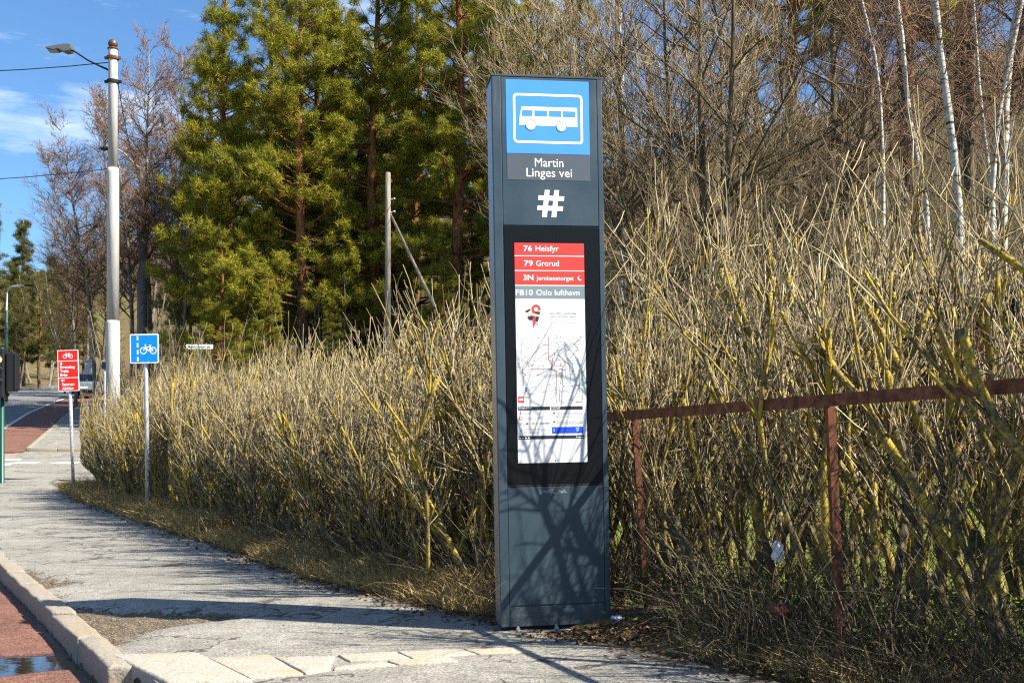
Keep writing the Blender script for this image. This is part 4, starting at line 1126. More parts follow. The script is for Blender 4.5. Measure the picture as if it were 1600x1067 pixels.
# ------------------------------------------------------------------ lawn behind the hedge
n = 60000
Yl = r.uniform(3.5, 20, n); el = r.uniform(.9, 13, n) ; Xl = Xf(Yl) + el * 1.0885
base = np.stack([Xl, Yl, gz(Xl, Yl) - .01], -1)
dr = np.stack([r.normal(size=n) * .4, r.normal(size=n) * .4, np.ones(n)], -1)
tag(link('lawn_grass', blades('lawn_grass', base, dr, r.uniform(.03, .09, n) * (1 + .04 * Yl), r.uniform(.003, .006, n) * (1 + .05 * Yl), M['lawn'], .3, r)),
    'green and straw lawn grass behind the hedge', kind='stuff')

# ------------------------------------------------------------------ signs and poles
def lean_root(name, px, Y, lean_deg, yaw=0.0):
    x = PX(px, Y); return empty(name, (x, Y, max(g1(x, Y), float(zs(x, Y)) - .03)), (0, R(-lean_deg), R(yaw)))
def bike(mb, cx, cz, s, y, mi=0, flip=1):
    """bicycle pictogram, s = overall length"""
    r_ = s * .205; k = s * .052
    q = lambda x, z: (cx + flip * x * s, cz + z * s)
    for x in (-.285, .285):
        c = q(x, -.06); mb.ring(c[0], c[1], r_ - k, r_, y, 22, mi)
    for pts in ([(-.285, -.06), (-.17, .16), (.13, .14), (.02, -.08), (-.17, .16)], [(.13, .14), (.285, -.06), (.02, -.08)], [(.13, .14), (.10, .24)], [(-.17, .16), (-.19, .27), (-.12, .29)], [(.04, .245), (.18, .245)]):
        mb.ribbon([q(*p) for p in pts], k, y, mi); y -= .0002
# blue cycle lane sign
bs = tag(lean_root('cycle_sign', 231, 15.9, .75, -3), 'square blue cycle lane sign with white bicycle on a grey pole in the verge', 'road sign')
zb0 = bs.location.z
z0, z1 = 2.18 - zb0, 2.595 - zb0
b = MB(); b.lathe([(.030, -.3), (.030, z1 - .03), (.026, z1 - .02), (.001, z1 - .018)], 14); b.build('pole', M['galv'], bs, True)
hw = .207
b = MB(); b.prism(rrect(-hw, z0, hw, z1, .02, 4), -.052, -.045); pl = b.build('sign_plate', M['white'], bs)
b = MB(); b.face(rrect(-hw + .016, z0 + .016, hw - .016, z1 - .016, .012, 4), -.0535); b.build('blue_field', M['sign_blue2'], pl)
b = MB(); yy_ = -.0550
for q in range(4):
    zc = z1 - .06 - q * .0985; b.rect(-hw + .100, zc - .030, -hw + .124, zc + .030, yy_)
bike(b, .058, (z0 + z1) / 2 - .015, .245, yy_)
for x in (-.045, .045):
    for zz, dz in ((z1 - .016, -.014), (z0 + .016, .014)):
        b.face([(x, zz), (x + .014, zz), (x + .022, zz + dz)] if dz > 0 else [(x, zz), (x + .022, zz + dz), (x + .014, zz)], yy_)
b.build('pictogram', M['white'], pl)['kind'] = 'stuff'
for zz in (z0 + .09, z1 - .09):
    b = MB(); b.bbox((-.05, -.046, zz - .012), (.05, .034, zz + .012), .003); b.build('clamp', M['galv'], bs)
# red direction sign
rsn = tag(lean_root('direction_sign', 115, 22.6, 1.9, -2), 'tall red cycle route sign with white place names on a leaning grey pole', 'road sign')
zb0 = rsn.location.z; sc = 22.6 / F
z0, z1 = .98 + (700 - 611) * sc - zb0, .98 + (700 - 547) * sc - zb0
b = MB(); b.lathe([(.034, -.3), (.034, z1 - .05), (.001, z1 - .045)], 14); b.build('pole', M['galv'], rsn, True)
hw = .213
b = MB(); b.prism(rrect(-hw, z0, hw, z1, .015, 3), -.060, -.050); pl = b.build('sign_plate', M['white'], rsn)
H = z1 - z0
secs = [(.745, .985), (.335, .725), (.015, .315)]
b = MB()
for f0, f1 in secs: b.face(rrect(-hw + .014, z0 + f0 * H, hw - .014, z0 + f1 * H, .01, 3), -.0615)
b.build('red_field', M['sign_red'], pl)
b = MB(); yt = -.0635
bike(b, 0, z0 + .86 * H, .21, yt)
cap = .052
put_text(b, 'Lørenskog', -.165, z0 + .555 * H, cap, .30, yt, 0, .03); put_text(b, 'Tveita', -.165, z0 + .46 * H, cap, .175, yt, 0, .03); put_text(b, 'Bøler', -.165, z0 + .365 * H, cap, .155, yt, 0, .03)
put_text(b, 'Sentrum', -.135, z0 + .135 * H, cap, .25, yt, 0, .03); put_text(b, 'Abildsø', -.135, z0 + .035 * H, cap, .235, yt, 0, .03)
ax, az = -.140, z0 + .655 * H
b.face([(ax - .009, az - .04), (ax + .009, az - .04), (ax + .009, az + .01), (ax - .009, az + .01)], yt); b.face([(ax - .032, az + .008), (ax + .032, az + .008), (ax, az + .045)], yt - .0003)
ax, az = -.115, z0 + .262 * H
b.face([(ax - .01, az - .008), (ax + .045, az - .008), (ax + .045, az + .008), (ax - .01, az + .008)], yt); b.face([(ax - .045, az), (ax - .008, az - .03), (ax - .008, az + .03)], yt - .0003)
b.build('lettering', M['white'], pl)
for zz in (z0 + .12, z1 - .15):
    b = MB(); b.bbox((-.055, -.052, zz - .014), (.055, .038, zz + .014), .003); b.build('clamp', M['galv'], rsn)
# white street name sign behind the hedge
sn = tag(empty('street_name_sign', (PX(312, 30), 30, g1(PX(312, 30), 30))), 'white street name sign on a green post beyond the hedge', 'street sign')
zb0 = sn.location.z; z0 = .98 + (700 - 545.5) * 30 / F - zb0; z1 = z0 + .125
b = MB(); b.lathe([(.035, -.2), (.035, z0 - .01), (.001, z0)], 12); b.build('pole', M['pole_green'], sn, True)
b = MB(); b.bbox((-.36, -.02, z0), (.36, .0, z1), .006); pl = b.build('sign_plate', M['white'], sn)
b = MB(); put_text(b, 'Martin Linges vei', -.31, z0 + .035, .055, .60, -.0225, 0, .01); b.build('lettering', M['ink'], pl)

# tall grey lamp pole
Yp = 28.0; spx = F / Yp
lp_x = PX(176.5, Yp)
lamp = tag(empty('street_lamp', (lp_x, Yp, g1(lp_x, Yp))), 'tall stepped grey street lamp pole topped with a ball', 'street lamp')
zb0 = lamp.location.z
def hz(py): return .98 + (700 - py) / spx - zb0
b = MB(); b.lathe([(.172, -.3), (.168, hz(506)), (.150, hz(501))], 20); b.build('base_section', M['paint_grey'], lamp, True)
b = MB(); b.lathe([(.149, hz(503)), (.146, hz(270)), (.132, hz(263))], 20); b.build('middle_section', M['paint_grey'], lamp, True)
b = MB(); b.lathe([(.118, hz(266)), (.110, hz(78)), (.105, hz(77))], 20); b.build('top_section', M['paint_grey'], lamp, True)
b = MB(); b.lathe([(.105, hz(78)), (.135, hz(77.4)), (.135, hz(75.8)), (.06, hz(75.2)), (.05, hz(74.5))], 18); b.build('cap', M['rust'], lamp, True)
b = MB(); zc = hz(69); b.lathe([(.118 * math.sin(math.pi * q / 12) + .001, zc - .118 * math.cos(math.pi * q / 12)) for q in range(13)], 18)
b.build('ball_finial', plain('weathered_bronze', (0.11, 0.082, 0.062), .5, .4), lamp, True)
for py, rr_, m_ in ((91, .15, 'rust'), (128, .150, 'cab_dark')):
    b = MB(); b.lathe([(rr_ - .03, hz(py + 2.6)), (rr_, hz(py + 2.2)), (rr_, hz(py - 2.2)), (rr_ - .03, hz(py - 2.6))], 18); b.bbox((-.21, -.03, hz(py + 2)), (.21, .03, hz(py - 2)), .006); b.build('collar', M[m_], lamp)
arm = [(-.10, 0, hz(110)), (-.28, 0, hz(105)), (-.62, -.02, hz(95)), (-.86, -.03, hz(85)), (-.98, -.04, hz(80.5)), (-1.08, -.04, hz(79))]
b = MB(); b.tube(arm, [.026, .024, .022, .021, .021, .021], 8); b.build('lamp_arm', M['cab_dark'], lamp, True)
x_h = -1.02
b = MB(); zt_ = hz(75)
b.prism([(x_h - .62, zt_ - .045), (x_h - .42, zt_ - .085), (x_h - .30, zt_ - .06), (x_h - .16, zt_ - .125), (x_h - .04, zt_ - .11), (x_h, zt_ - .05), (x_h, zt_ + .045), (x_h - .14, zt_ + .055), (x_h - .60, zt_ - .02)], -.14, .14)
hd = b.build('lamp_head', plain('dark_lamp_housing', (.10, .105, .11), .5), lamp)
b = MB(); b.bbox((x_h - .58, -.10, zt_ - .105), (x_h - .34, .10, zt_ - .07), .01); b.build('lamp_glass', M['ink_grey'], hd)
def wire(name, p, q, sag, rad, label, group=None, n=14):
    b = MB(); p, q = Vector(p), Vector(q)
    pts = [p.lerp(q, t / n) - Vector((0, 0, sag * 4 * (t / n) * (1 - t / n))) for t in range(n + 1)]
    b.tube(pts, rad, 5); o = b.build(name, M['cable'], None, True); return tag(o, label, 'wire', group)
Lz = zb0
wire('span_wire', (lp_x - .12, Yp, Lz + hz(98)), (lp_x - 14, Yp - 1.0, Lz + hz(98) + .35), .55, .013, 'upper span wire running left from the grey lamp pole')
wire('span_wire', (lp_x - .14, Yp, Lz + hz(264)), (lp_x - 14, Yp - 1.0, Lz + hz(264) + .2), .55, .010, 'lower thin span wire running left from the grey lamp pole')
# second grey lamp post half hidden among the birches
Y2 = 57.5; s2 = F / Y2; x2 = PX(222, Y2)
l2 = tag(empty('street_lamp', (x2, Y2, g1(x2, Y2))), 'slim grey lamp post half hidden among the birches', 'street lamp'); zb2 = l2.location.z
hz2 = lambda py: .98 + (700 - py) / s2 - zb2
b = MB(); b.lathe([(.26, -.3), (.25, hz2(440)), (.19, hz2(432)), (.14, hz2(262)), (.001, hz2(261))], 14); b.build('pole', plain('dull_grey_steel', (.15, .15, .16), .6), l2, True)
b = MB(); b.tube([(0, 0, hz2(266)), (-.35, 0, hz2(257)), (-.9, 0, hz2(240)), (-1.25, 0, hz2(233)), (-1.5, 0, hz2(232.5))], .035, 7); b.build('lamp_arm', M['galv'], l2, True)
b = MB(); b.bbox((-2.15, -.15, hz2(234.5)), (-1.45, .15, hz2(230.5)), .03); b.build('lamp_head', M['cab_dark'], l2)
wire('stay_cable', (lp_x + .12, Yp, Lz + hz(129)), (x2 + .05, Y2, zb2 + hz2(262)), .9, .012, 'dark cable slanting down from the grey lamp pole to the birches')

# lamp post far up the road
Y3 = 72.0; x3 = PX(10.3, Y3); s3 = F / Y3
l3 = tag(empty('street_lamp', (x3, Y3, g1(x3, Y3))), 'thin lamp post with green foot and curved arm far up the road', 'street lamp'); zb3 = l3.location.z
hz3 = lambda py: .98 + (700 - py) / s3 - zb3
b = MB(); b.lathe([(.10, -.2), (.10, hz3(486)), (.07, hz3(485)), (.001, hz3(484.5))], 12); b.build('foot_section', M['pole_green'], l3, True)
b = MB(); b.tube([(0, 0, hz3(486)), (.02, 0, hz3(460)), (.10, 0, hz3(451)), (.35, 0, hz3(447.5)), (1.2, 0, hz3(446))], .062, 8); b.build('lamp_arm', M['galv'], l3, True)
b = MB(); b.bbox((1.15, -.14, hz3(447.5)), (1.75, .14, hz3(444.6)), .03); b.build('lamp_head', M['cab_dark'], l3)

# traffic light at the left edge
Y4 = 27.0; x4 = PX(3.2, Y4); s4 = F / Y4
tl = tag(empty('traffic_light', (x4, Y4, float(zs(x4, Y4)) - .1)), 'traffic light showing red on a dark green pole at the left edge', 'traffic light'); zb4 = tl.location.z
hz4 = lambda py: .98 + (700 - py) / s4 - zb4
b = MB(); b.lathe([(.075, -.1), (.075, .05), (.056, .07), (.056, hz4(543)), (.001, hz4(542))], 14); b.build('pole', M['pole_green'], tl, True)
b = MB(); b.bbox((-.07, -.30, hz4(622)), (.165, -.06, hz4(546)), .02); hd = b.build('signal_head', M['sig_black'], tl)
b = MB(); b.bbox((.06, -.03, hz4(619)), (.17, .03, hz4(614)), .008); b.bbox((.06, -.03, hz4(557)), (.17, .03, hz4(552)), .008); b.build('bracket', M['pole_green'], tl)
for py, m_ in ((562, 'lens_red'), (580, 'lens_off'), (598, 'lens_off')):
    b = MB(); b.face([(.045 + .100 * math.cos(t_), hz4(py) + .100 * math.sin(t_)) for t_ in np.linspace(0, 2 * math.pi, 24, endpoint=False)], -.302); b.build('lens', M[m_], hd)
    b = MB()
    ang = np.linspace(R(-20), R(200), 14)
    vs = [(.045 + .112 * math.cos(t_), -.30, hz4(py) + .112 * math.sin(t_)) for t_ in ang] + [(.045 + .112 * math.cos(t_), -.30 - .20 * max(.25, math.sin(t_)), hz4(py) + .112 * math.sin(t_) - .02) for t_ in ang]
    b.add(vs, [(i, i + 1, i + 15, i + 14) for i in range(13)]); b.build('visor', M['sig_black'], hd)
b = MB(); b.bbox((.20, -.24, hz4(612)), (.41, -.02, hz4(552)), .02); h2 = b.build('side_signal_head', M['sig_black'], tl)
b = MB(); b.bbox((.405, -.26, hz4(610)), (.435, .0, hz4(554)), .01); b.build('backing_plate', M['cab_dark'], h2)

# wooden utility pole with brace and wires
Y5 = 45.0; x5 = PX(606, Y5); s5 = F / Y5
up = tag(empty('utility_pole', (x5, Y5, g1(x5, Y5))), 'weathered wooden utility pole with a slanting brace before the pines', 'utility pole'); zb5 = up.location.z
hz5 = lambda py: .98 + (700 - py) / s5 - zb5
b = MB(); b.lathe([(.13, -.3), (.11, hz5(271)), (.10, hz5(270))], 12); b.build('pole', M['pole_wood'], up, True)
b = MB(); b.tube([(.08, .0, hz5(333)), (1.9, -.1, hz5(480))], [.055, .075], 10); b.build('brace', M['pole_wood'], up, True)
for py in (312, 332):
    b = MB(); b.tube([(.08, 0, hz5(py)), (.26, 0, hz5(py) + .02)], .02, 6); b.lathe([(.02, 0), (.05, .01), (.05, .05), (.03, .07)], 8, (.26, 0, hz5(py))); b.build('insulator', M['galv'], up)
pe = P(990, 283, 30); wire('utility_wire', (x5 + .27, Y5, zb5 + hz5(311)), pe, .25, .014, 'upper wire running right from the wooden utility pole')
pe = P(990, 303, 30); wire('utility_wire', (x5 + .27, Y5, zb5 + hz5(331)), pe, .45, .012, 'lower wire running right from the wooden utility pole')

# ------------------------------------------------------------------ trees
def needles_mesh(r, cen, dr, n, L, wd, mat, name='crown'):
    """tufts of needles: cen (T,3) with directions dr (T,3)"""
    T = len(cen)
    d = dr[:, None, :] * .55 + r.normal(size=(T, n, 3)) * .62
    d /= np.linalg.norm(d, axis=2, keepdims=True) + 1e-9
    sd = np.cross(d, r.normal(size=(T, n, 3))); sd /= np.linalg.norm(sd, axis=2, keepdims=True) + 1e-9
    ln = L * r.uniform(.65, 1.25, (T, n, 1))
    c = cen[:, None, :] + r.normal(size=(T, n, 3)) * L * .22
    V = np.stack([c - sd * wd, c + sd * wd, c + d * ln], 2).reshape(-1, 3)
    return np_mesh(name, V, np.arange(T * n * 3).reshape(-1, 3), None, [mat])
def make_pine(seed, H=20.0, crown0=5.0, rmax=4.2, tuft=.24, dens=1.0, mat='needle', nn=20):
    r = np.random.default_rng(seed)
    tk = Tubes(); br = Tubes(); cen, dr = [], []
    n = 12; tp = [np.array([0, 0, -.5])]
    for i in range(1, n): tp.append(np.array([.12 * math.sin(i * .8 + seed), .12 * math.cos(i * .7 + seed), H * i / (n - 1)]))
    tr = [.27 * H / 20 * (1.05 - .93 * i / (n - 1)) + .02 for i in range(n)]
    tk.add(tp, tr, 10)
    def trunk(z): return np.array([np.interp(z, [p[2] for p in tp], [p[0] for p in tp]), np.interp(z, [p[2] for p in tp], [p[1] for p in tp]), z])
    z = crown0 * .55
    while z < H - .2:
        f = (z - crown0) / (H - crown0)
        live = f > -.02
        for _ in range(r.integers(2, 5) if live else r.integers(1, 3)):
            az = r.uniform(0, 6.28)
            Lb = rmax * (max(.12, (1 - max(f, 0)) ** .75) * (.65 + .35 * min(1, max(f, 0) * 4 + .4))) * r.uniform(.55, 1.15) if live else r.uniform(.5, 1.6)
            d = np.array([math.cos(az), math.sin(az), .10 + .5 * max(f, 0)])
            p = grow(r, trunk(z + r.uniform(-.2, .2)), d, Lb, 6, .10, .03)
            rb = .016 + .014 * Lb
            br.add(p, [rb * (1 - .8 * j / 5) for j in range(6)], 5)
            if not live: continue
            nb = max(3, int(Lb * 3.9 * dens))
            for q in range(nb):
                t = r.uniform(.28, 1.0); k = min(4, int(t * 5)); pt = p[k] + (p[k + 1] - p[k]) * (t * 5 - k)
                a2 = az + r.normal() * .9
                d2 = np.array([math.cos(a2), math.sin(a2), r.uniform(-.05, .55)])
                L2_ = r.uniform(.35, .95) * (1.1 - .45 * t) * (.6 + .12 * rmax)
                p2 = grow(r, pt, d2, L2_, 4, .14, .08); br.add(p2, [.012, .009, .007, .005], 3)
                for w_ in range(int(r.integers(5, 9))):
                    u = r.uniform(.5, 1.08); k2 = min(2, int(u * 3)); c = p2[k2] + (p2[k2 + 1] - p2[k2]) * (u * 3 - k2)
                    cen.append(c + r.normal(size=3) * .09); dr.append(unit(d2 + np.array([0, 0, .7])))
        z += r.uniform(.24, .47)
    return tk.mesh('trunk', M['pinebark']), br.mesh('branches', M['pinebark']), needles_mesh(r, np.array(cen), np.array(dr), nn, tuft, .0105 * tuft / .24, M[mat])
pines = [make_pine(1, 21, 3.6, 4.7), make_pine(2, 20, 4.6, 4.2), make_pine(3, 22, 6.0, 4.4), make_pine(4, 17, 2.6, 3.6)]
far_pine = [make_pine(5, 16, 3.5, 3.2, .34, .55, 'needle_dull', 16), make_pine(6, 17, 2.5, 2.4, .34, .55, 'needle_dull', 16)]
def put_tree(name, parts, x, y, rz, sc, label, group, cat='tree', dz=0.0, pn=('trunk', 'branches', 'crown')):
    root = tag(empty(name, (x, y, g1(x, y) + dz), (0, 0, rz)), label, cat, group)
    root.scale = (sc, sc, sc) if not hasattr(sc, '__len__') else sc
    for nme, me in zip(pn, parts):
        c_ = link(nme, me, root)
        if nme != 'trunk': c_['kind'] = 'stuff'
    return root
GP = 'pines of the wood behind the hedge'
for px, Y, k, sc, rz, lab in (
        (352, 50, 3, 1.12, .3, 'bushy pine at the left end of the pine wood'),
        (470, 49, 0, 1.0, 1.2, 'broad pine rising behind the middle of the hedge'),
        (497, 53, 1, 1.0, 4.0, 'dark pine right of the broad pine behind the hedge'),
        (585, 50, 2, .98, 2.2, 'tall pine directly behind the wooden utility pole'),
        (652, 56, 0, .95, 5.0, 'pine filling the gap between two tall trunks'),
        (717, 48.5, 2, 1.0, .2, 'tall pine with bare orange trunk left of the column'),
        (745, 58, 1, 1.0, 3.0, 'thinner pine with orange trunk beside the column top'),
        (420, 58, 2, 1.0, 2.0, 'pine standing deeper in the wood, seen between the left pines'),
        (540, 62, 0, 1.0, 3.3, 'pine deep in the wood behind the utility pole'),
        (690, 46, 3, .42, 1.0, 'small bushy young pine right of the utility pole'),
        (420, 45, 3, .36, 2.0, 'low young pine above the hedge, left of the utility pole'),
        (345, 47, 3, .50, 2.7, 'low young pine at the left end of the pine wood'),
        (615, 52, 3, .52, 3.9, 'young pine behind the brace of the utility pole'),
        (560, 50, 3, .46, .9, 'young pine just left of the utility pole'),
        (740, 50, 3, .50, 5.6, 'low young pine beside the left edge of the column'),
        (520, 46, 3, .30, 4.4, 'smallest young pine just above the middle hedge top'),
        (330, 57, 1, .92, 5.5, 'pine at the left end of the wood, behind the bushy one'),
        (610, 76, 1, 1.0, .6, 'pine far back in the wood behind the pole brace'),
        (450, 78, 0, 1.0, 2.9, 'pine far back in the wood behind the broad pine'),
        (380, 74, 3, 1.1, 4.9, 'pine far back at the left end of the wood'),
        (790, 74, 3, 1.1, 1.9, 'pine far back behind the column'),
        (830, 64, 2, .9, 1.0, 'pine whose crown shows just above the column'),
        (905, 58, 1, .8, 2.4, 'sparse pine right of the column top')):
    put_tree('pine_tree', pines[k], PX(px, Y), Y, rz, sc, lab, GP)
for px, Y, k, sc, rz, lab in ((-18, 98, 0, 1.0, 0, 'dark pine at the far left edge above the road'), (36, 112, 1, .98, 1, 'slender pine standing above the bend of the road'),
                          (62, 104, 0, .68, 2, 'short pine by the bend of the road'), (100, 108, 0, .74, 3, 'short pine left of the birches by the road'),
                          (20, 118, 1, .75, 4.5, 'pine behind the bend of the road'), (80, 118, 1, .8, 5.2, 'pine deeper behind the bend of the road'), (130, 100, 0, .62, .4, 'low pine between the road bend and the birches')):
    put_tree('pine_tree', far_pine[k], PX(px, Y), Y, rz, sc, lab, 'pines by the bend of the road')

def make_bare(seed, H=16.0, r0=.15, n_main=1, spread=.55, levels=3, first=.25, nb=(26, 7, 5), minr=.006, upb=.06, bark='bark_dark', twig='twig_grey', droop=0.0):
    """leafless tree: trunk, branches, fine twigs"""
    r = np.random.default_rng(seed); tk, br, tw = Tubes(), Tubes(), Tubes()
    for m_ in range(n_main):
        lean = np.array([r.normal() * .05, r.normal() * .05, 1.0]) if n_main == 1 else np.array([r.normal() * .28, r.normal() * .25, 1.0])
        hh = H * (1 if m_ == 0 else r.uniform(.75, 1))
        tp = grow(r, (r.normal() * .1 * (n_main > 1), r.normal() * .1 * (n_main > 1), -.4), lean, hh, 10, .045, .05)
        tr = [r0 * (1.05 - .95 * i / 9) + .012 for i in range(10)]
        tk.add(tp, tr, 9)
        for b_ in range(int(nb[0] / n_main ** .5)):
            t = first + (1 - first) * r.uniform() ** .85; k = min(8, int(t * 9)); p0 = tp[k] + (tp[k + 1] - tp[k]) * (t * 9 - k)
            az = r.uniform(0, 6.28); L1_ = hh * spread * (1.12 - .85 * t) * r.uniform(.5, 1.0)
            p1 = grow(r, p0, (math.cos(az) * .9, math.sin(az) * .9, r.uniform(.45, 1.1)), L1_, 7, .12, upb)
            rb = max(minr * 1.3, tr[k] * .42); br.add(p1, [rb * (1 - .75 * j / 6) for j in range(7)], 5)
            for c_ in range(nb[1]):
                j = r.integers(1, 7); a2 = r.uniform(0, 6.28)
                d2 = unit(p1[j] - p1[j - 1]) + np.array([math.cos(a2), math.sin(a2), .2]) * r.uniform(.4, .9)
                L2_ = L1_ * r.uniform(.22, .5); p2 = grow(r, p1[j], d2, L2_, 5, .15, upb - droop)
                r2 = max(minr, rb * .4); (br if r2 > minr * 1.6 else tw).add(p2, [r2 * (1 - .6 * q / 4) for q in range(5)], 3)
                for e_ in range(nb[2]):
                    j2 = r.integers(1, 5); a3 = r.uniform(0, 6.28)
                    d3 = unit(p2[j2] - p2[j2 - 1]) + np.array([math.cos(a3), math.sin(a3), .1 - droop]) * r.uniform(.4, .9)
                    p3 = grow(r, p2[j2], d3, L2_ * r.uniform(.3, .7), 4, .16, upb - droop * 2)
                    tw.add(p3, [minr, minr * .8, minr * .6, minr * .35], 3)
    return tk.mesh('trunk', M[bark]), br.mesh('branches', M['bark_dark'] if bark != 'birch' else M['twig_red']), tw.mesh('twigs', M[twig])
BN = ('trunk', 'branches', 'twigs')
birches = [make_bare(20 + i, 19, .13, 1, .30, 3, .28, (54, 11, 9), .0085, .05, 'birch_dull', 'twig_red', .05) for i in range(3)]
darktree = [make_bare(31, 13, .11, 4, .50, 3, .22, (44, 12, 8), .0062, .05, 'bark_dark', 'twig_grey'), make_bare(32, 14, .15, 2, .48, 3, .25, (42, 11, 8), .0075, .03, 'bark_dark', 'twig_red')]
saplings = [make_bare(40 + i, 8, .045, 2, .25, 3, .3, (16, 6, 4), .006, .10, 'birch_dull', 'twig_tan') for i in range(3)]
budtree = [make_bare(50, 14, .11, 2, .34, 3, .2, (40, 9, 6), .011, .05, 'birch_dull', 'bud')]
GB = 'leafless birches left of the pines'
for i, (px, Y, k, sc, lab) in enumerate((
        (118, 66, 0, .78, 'leafless birch nearest the road bend'), (150, 60, 1, .82, 'leafless reddish birch left of the grey lamp pole'), (185, 70, 2, 1.0, 'leafless birch behind the grey lamp pole'),
        (205, 56, 0, .86, 'leafless birch just right of the grey lamp pole'), (236, 58, 1, 1.06, 'tallest leafless birch above the blue sign'), (262, 62, 2, 1.08, 'slim tall birch between blue sign and pines'),
        (284, 54, 0, .78, 'leafless birch at the left edge of the pines'), (165, 84, 1, .95, 'leafless birch deeper behind the lamp pole'), (225, 80, 2, 1.05, 'leafless birch deep behind the blue sign'),
        (300, 66, 1, .85, 'leafless birch partly hidden by the left pine'), (135, 92, 0, .92, 'leafless birch far behind the red sign'), (250, 90, 0, 1.0, 'leafless birch at the back of the birch group'), (100, 86, 2, .55, 'small leafless birch right of the road bend'))):
    put_tree('birch_tree', birches[k], PX(px, Y), Y, i * 1.7, sc, lab, GB, pn=BN)
for i, (px, Y, sc, lab) in enumerate(((30, 108, .8, 'yellowish budding tree behind the traffic light'), (75, 112, .85, 'yellowish budding tree above the bend of the road'), (112, 98, .8, 'yellowish budding tree right of the bend'), (150, 96, .9, 'yellowish budding tree behind the reddish birch'), (5, 114, .8, 'budding tree at the left picture edge'), (50, 124, 1.0, 'budding tree at the back of the road bend'), (95, 128, 1.0, 'budding tree deepest behind the road bend'))):
    put_tree('budding_tree', budtree[0], PX(px, Y), Y, i * 2.1, sc, lab, 'budding trees by the bend of the road', pn=BN)
# big leafless trees right of the column
for px, Y, k, sc, rz, lab in ((1130, 21, 0, .92, .4, 'dark many-stemmed leafless tree right of the column'), (1010, 27, 0, .95, 2.6, 'leafless tree spreading behind the column edge'),
                              (1290, 30, 1, 1.0, 1.0, 'reddish leafless tree behind the tallest hedge shoots'), (1200, 40, 1, 1.05, 4.0, 'leafless tree up the slope behind the dark many-stemmed tree'), (1525, 34, 1, 1.1, 5.5, 'forked dark leafless tree near the right edge'), (930, 40, 0, 1.0, 1.9, 'leafless tree directly behind the column'), (1390, 46, 1, .9, 2.9, 'leafless tree on the hillside left of the birches'), (1340, 36, 0, .62, 1.4, 'low bushy leafless tree before the brown hillside'), (1215, 31, 0, .6, 3.4, 'low bushy leafless tree right of the dark many-stemmed tree')):
    put_tree('leafless_tree', darktree[k], PX(px, Y), Y, rz, sc, lab, 'leafless trees right of the column', pn=BN)
# birch trunks on the right, traced as bent white stems standing at their own distance
def birch_stem(pixels, Y, w, label, seed):
    x0 = PX(pixels[-1][0], Y); zb_ = g1(x0, Y)
    root = tag(empty('birch_tree', (x0, Y, zb_)), label, 'tree', 'white birches near the right edge')
    r = np.random.default_rng(seed)
    pts = [np.array(P(px, py, Y)) - np.array([x0, Y, zb_]) for px, py in pixels][::-1]
    pts = [np.array([0, 0, -.3])] + pts
    top = pts[-1] - pts[-2]; pts += [pts[-1] + unit(top) * 1.5 * k + np.array([.1 * k, 0, 0]) for k in (1, 2, 3)]
    pts = [p + np.array([0, .05 * math.sin(i * 1.3 + seed), 0]) for i, p in enumerate(pts)]
    n = len(pts); tk = Tubes(); tr = [w * (1.15 - .55 * i / (n - 1)) for i in range(n)]; tk.add(pts, tr, 12)
    br, tw = Tubes(), Tubes()
    for _ in range(26):
        k = r.integers(2, n - 1); p0 = pts[k] + (pts[k + 1] - pts[k]) * r.uniform(); az = r.uniform(0, 6.28)
        L = r.uniform(.8, 2.6); p1 = grow(r, p0, (math.cos(az), math.sin(az), .7), L, 6, .1, .03); br.add(p1, [w * .2 * (1 - .75 * j / 5) for j in range(6)], 4)
        for _ in range(9):
            j = r.integers(1, 6); p2 = grow(r, p1[j], unit(p1[j] - p1[j - 1]) + r.normal(size=3) * .5, L * r.uniform(.25, .6), 5, .12, -.06); tw.add(p2, [.0055, .005, .004, .003, .002], 3)
            for _ in range(3):
                q = r.integers(1, 5); tw.add(grow(r, p2[q], r.normal(size=3) + np.array([0, 0, -.2]), L * r.uniform(.12, .3), 3, .1, -.08), [.0042, .003, .002], 3)
    link('trunk', tk.mesh('trunk', M['birch']), root); link('branches', br.mesh('branches', M['twig_red']), root)['kind'] = 'stuff'; link('twigs', tw.mesh('twigs', M['twig_red']), root)['kind'] = 'stuff'
birch_stem([(1456, -20), (1463, 30), (1470, 80), (1478, 130), (1484, 190), (1490, 250), (1497, 330), (1503, 420)], 17, .060, 'white birch with thick pale trunk behind the right shrubs', 1)
birch_stem([(1596, -20), (1586, 40), (1578, 100), (1570, 170), (1568, 260), (1566, 400)], 19, .068, 'white birch trunk at the right picture edge', 2)
birch_stem([(1398, -20), (1408, 60), (1415, 130), (1424, 190), (1436, 260), (1446, 320), (1450, 420)], 18, .042, 'slender white birch left of the thick pale birch', 3)
birch_stem([(1528, 130), (1536, 190), (1545, 250), (1552, 320), (1556, 400)], 21, .036, 'thin short birch between the two thick birches', 4)
birch_stem([(1340, -20), (1352, 30), (1368, 90), (1376, 150), (1380, 260)], 24, .038, 'thin pale birch leaning left above the hillside', 5)
birch_stem([(975, -20), (968, 20), (966, 45), (970, 100), (972, 220)], 34, .09, 'pale birch top above the right side of the column', 6)
birch_stem([(1562, 170), (1553, 230), (1550, 300), (1552, 400)], 17.5, .044, 'second stem beside the right edge birch', 7)
# reddish pine trunks on the right hillside
for px, Y, sc, lab in ((1413, 40, 1.05, 'tall pine with red-brown trunk on the right hillside'), (1500, 42, 1.1, 'red-brown pine trunk between the right birches'), (1240, 52, 1.0, 'pine high on the hill right of the column')):
    put_tree('pine_tree', (pines[2][0], pines[2][1], pines[2][2]), PX(px, Y), Y, px * .01, (sc, sc, sc * 1.15), lab, 'pines on the right hillside')
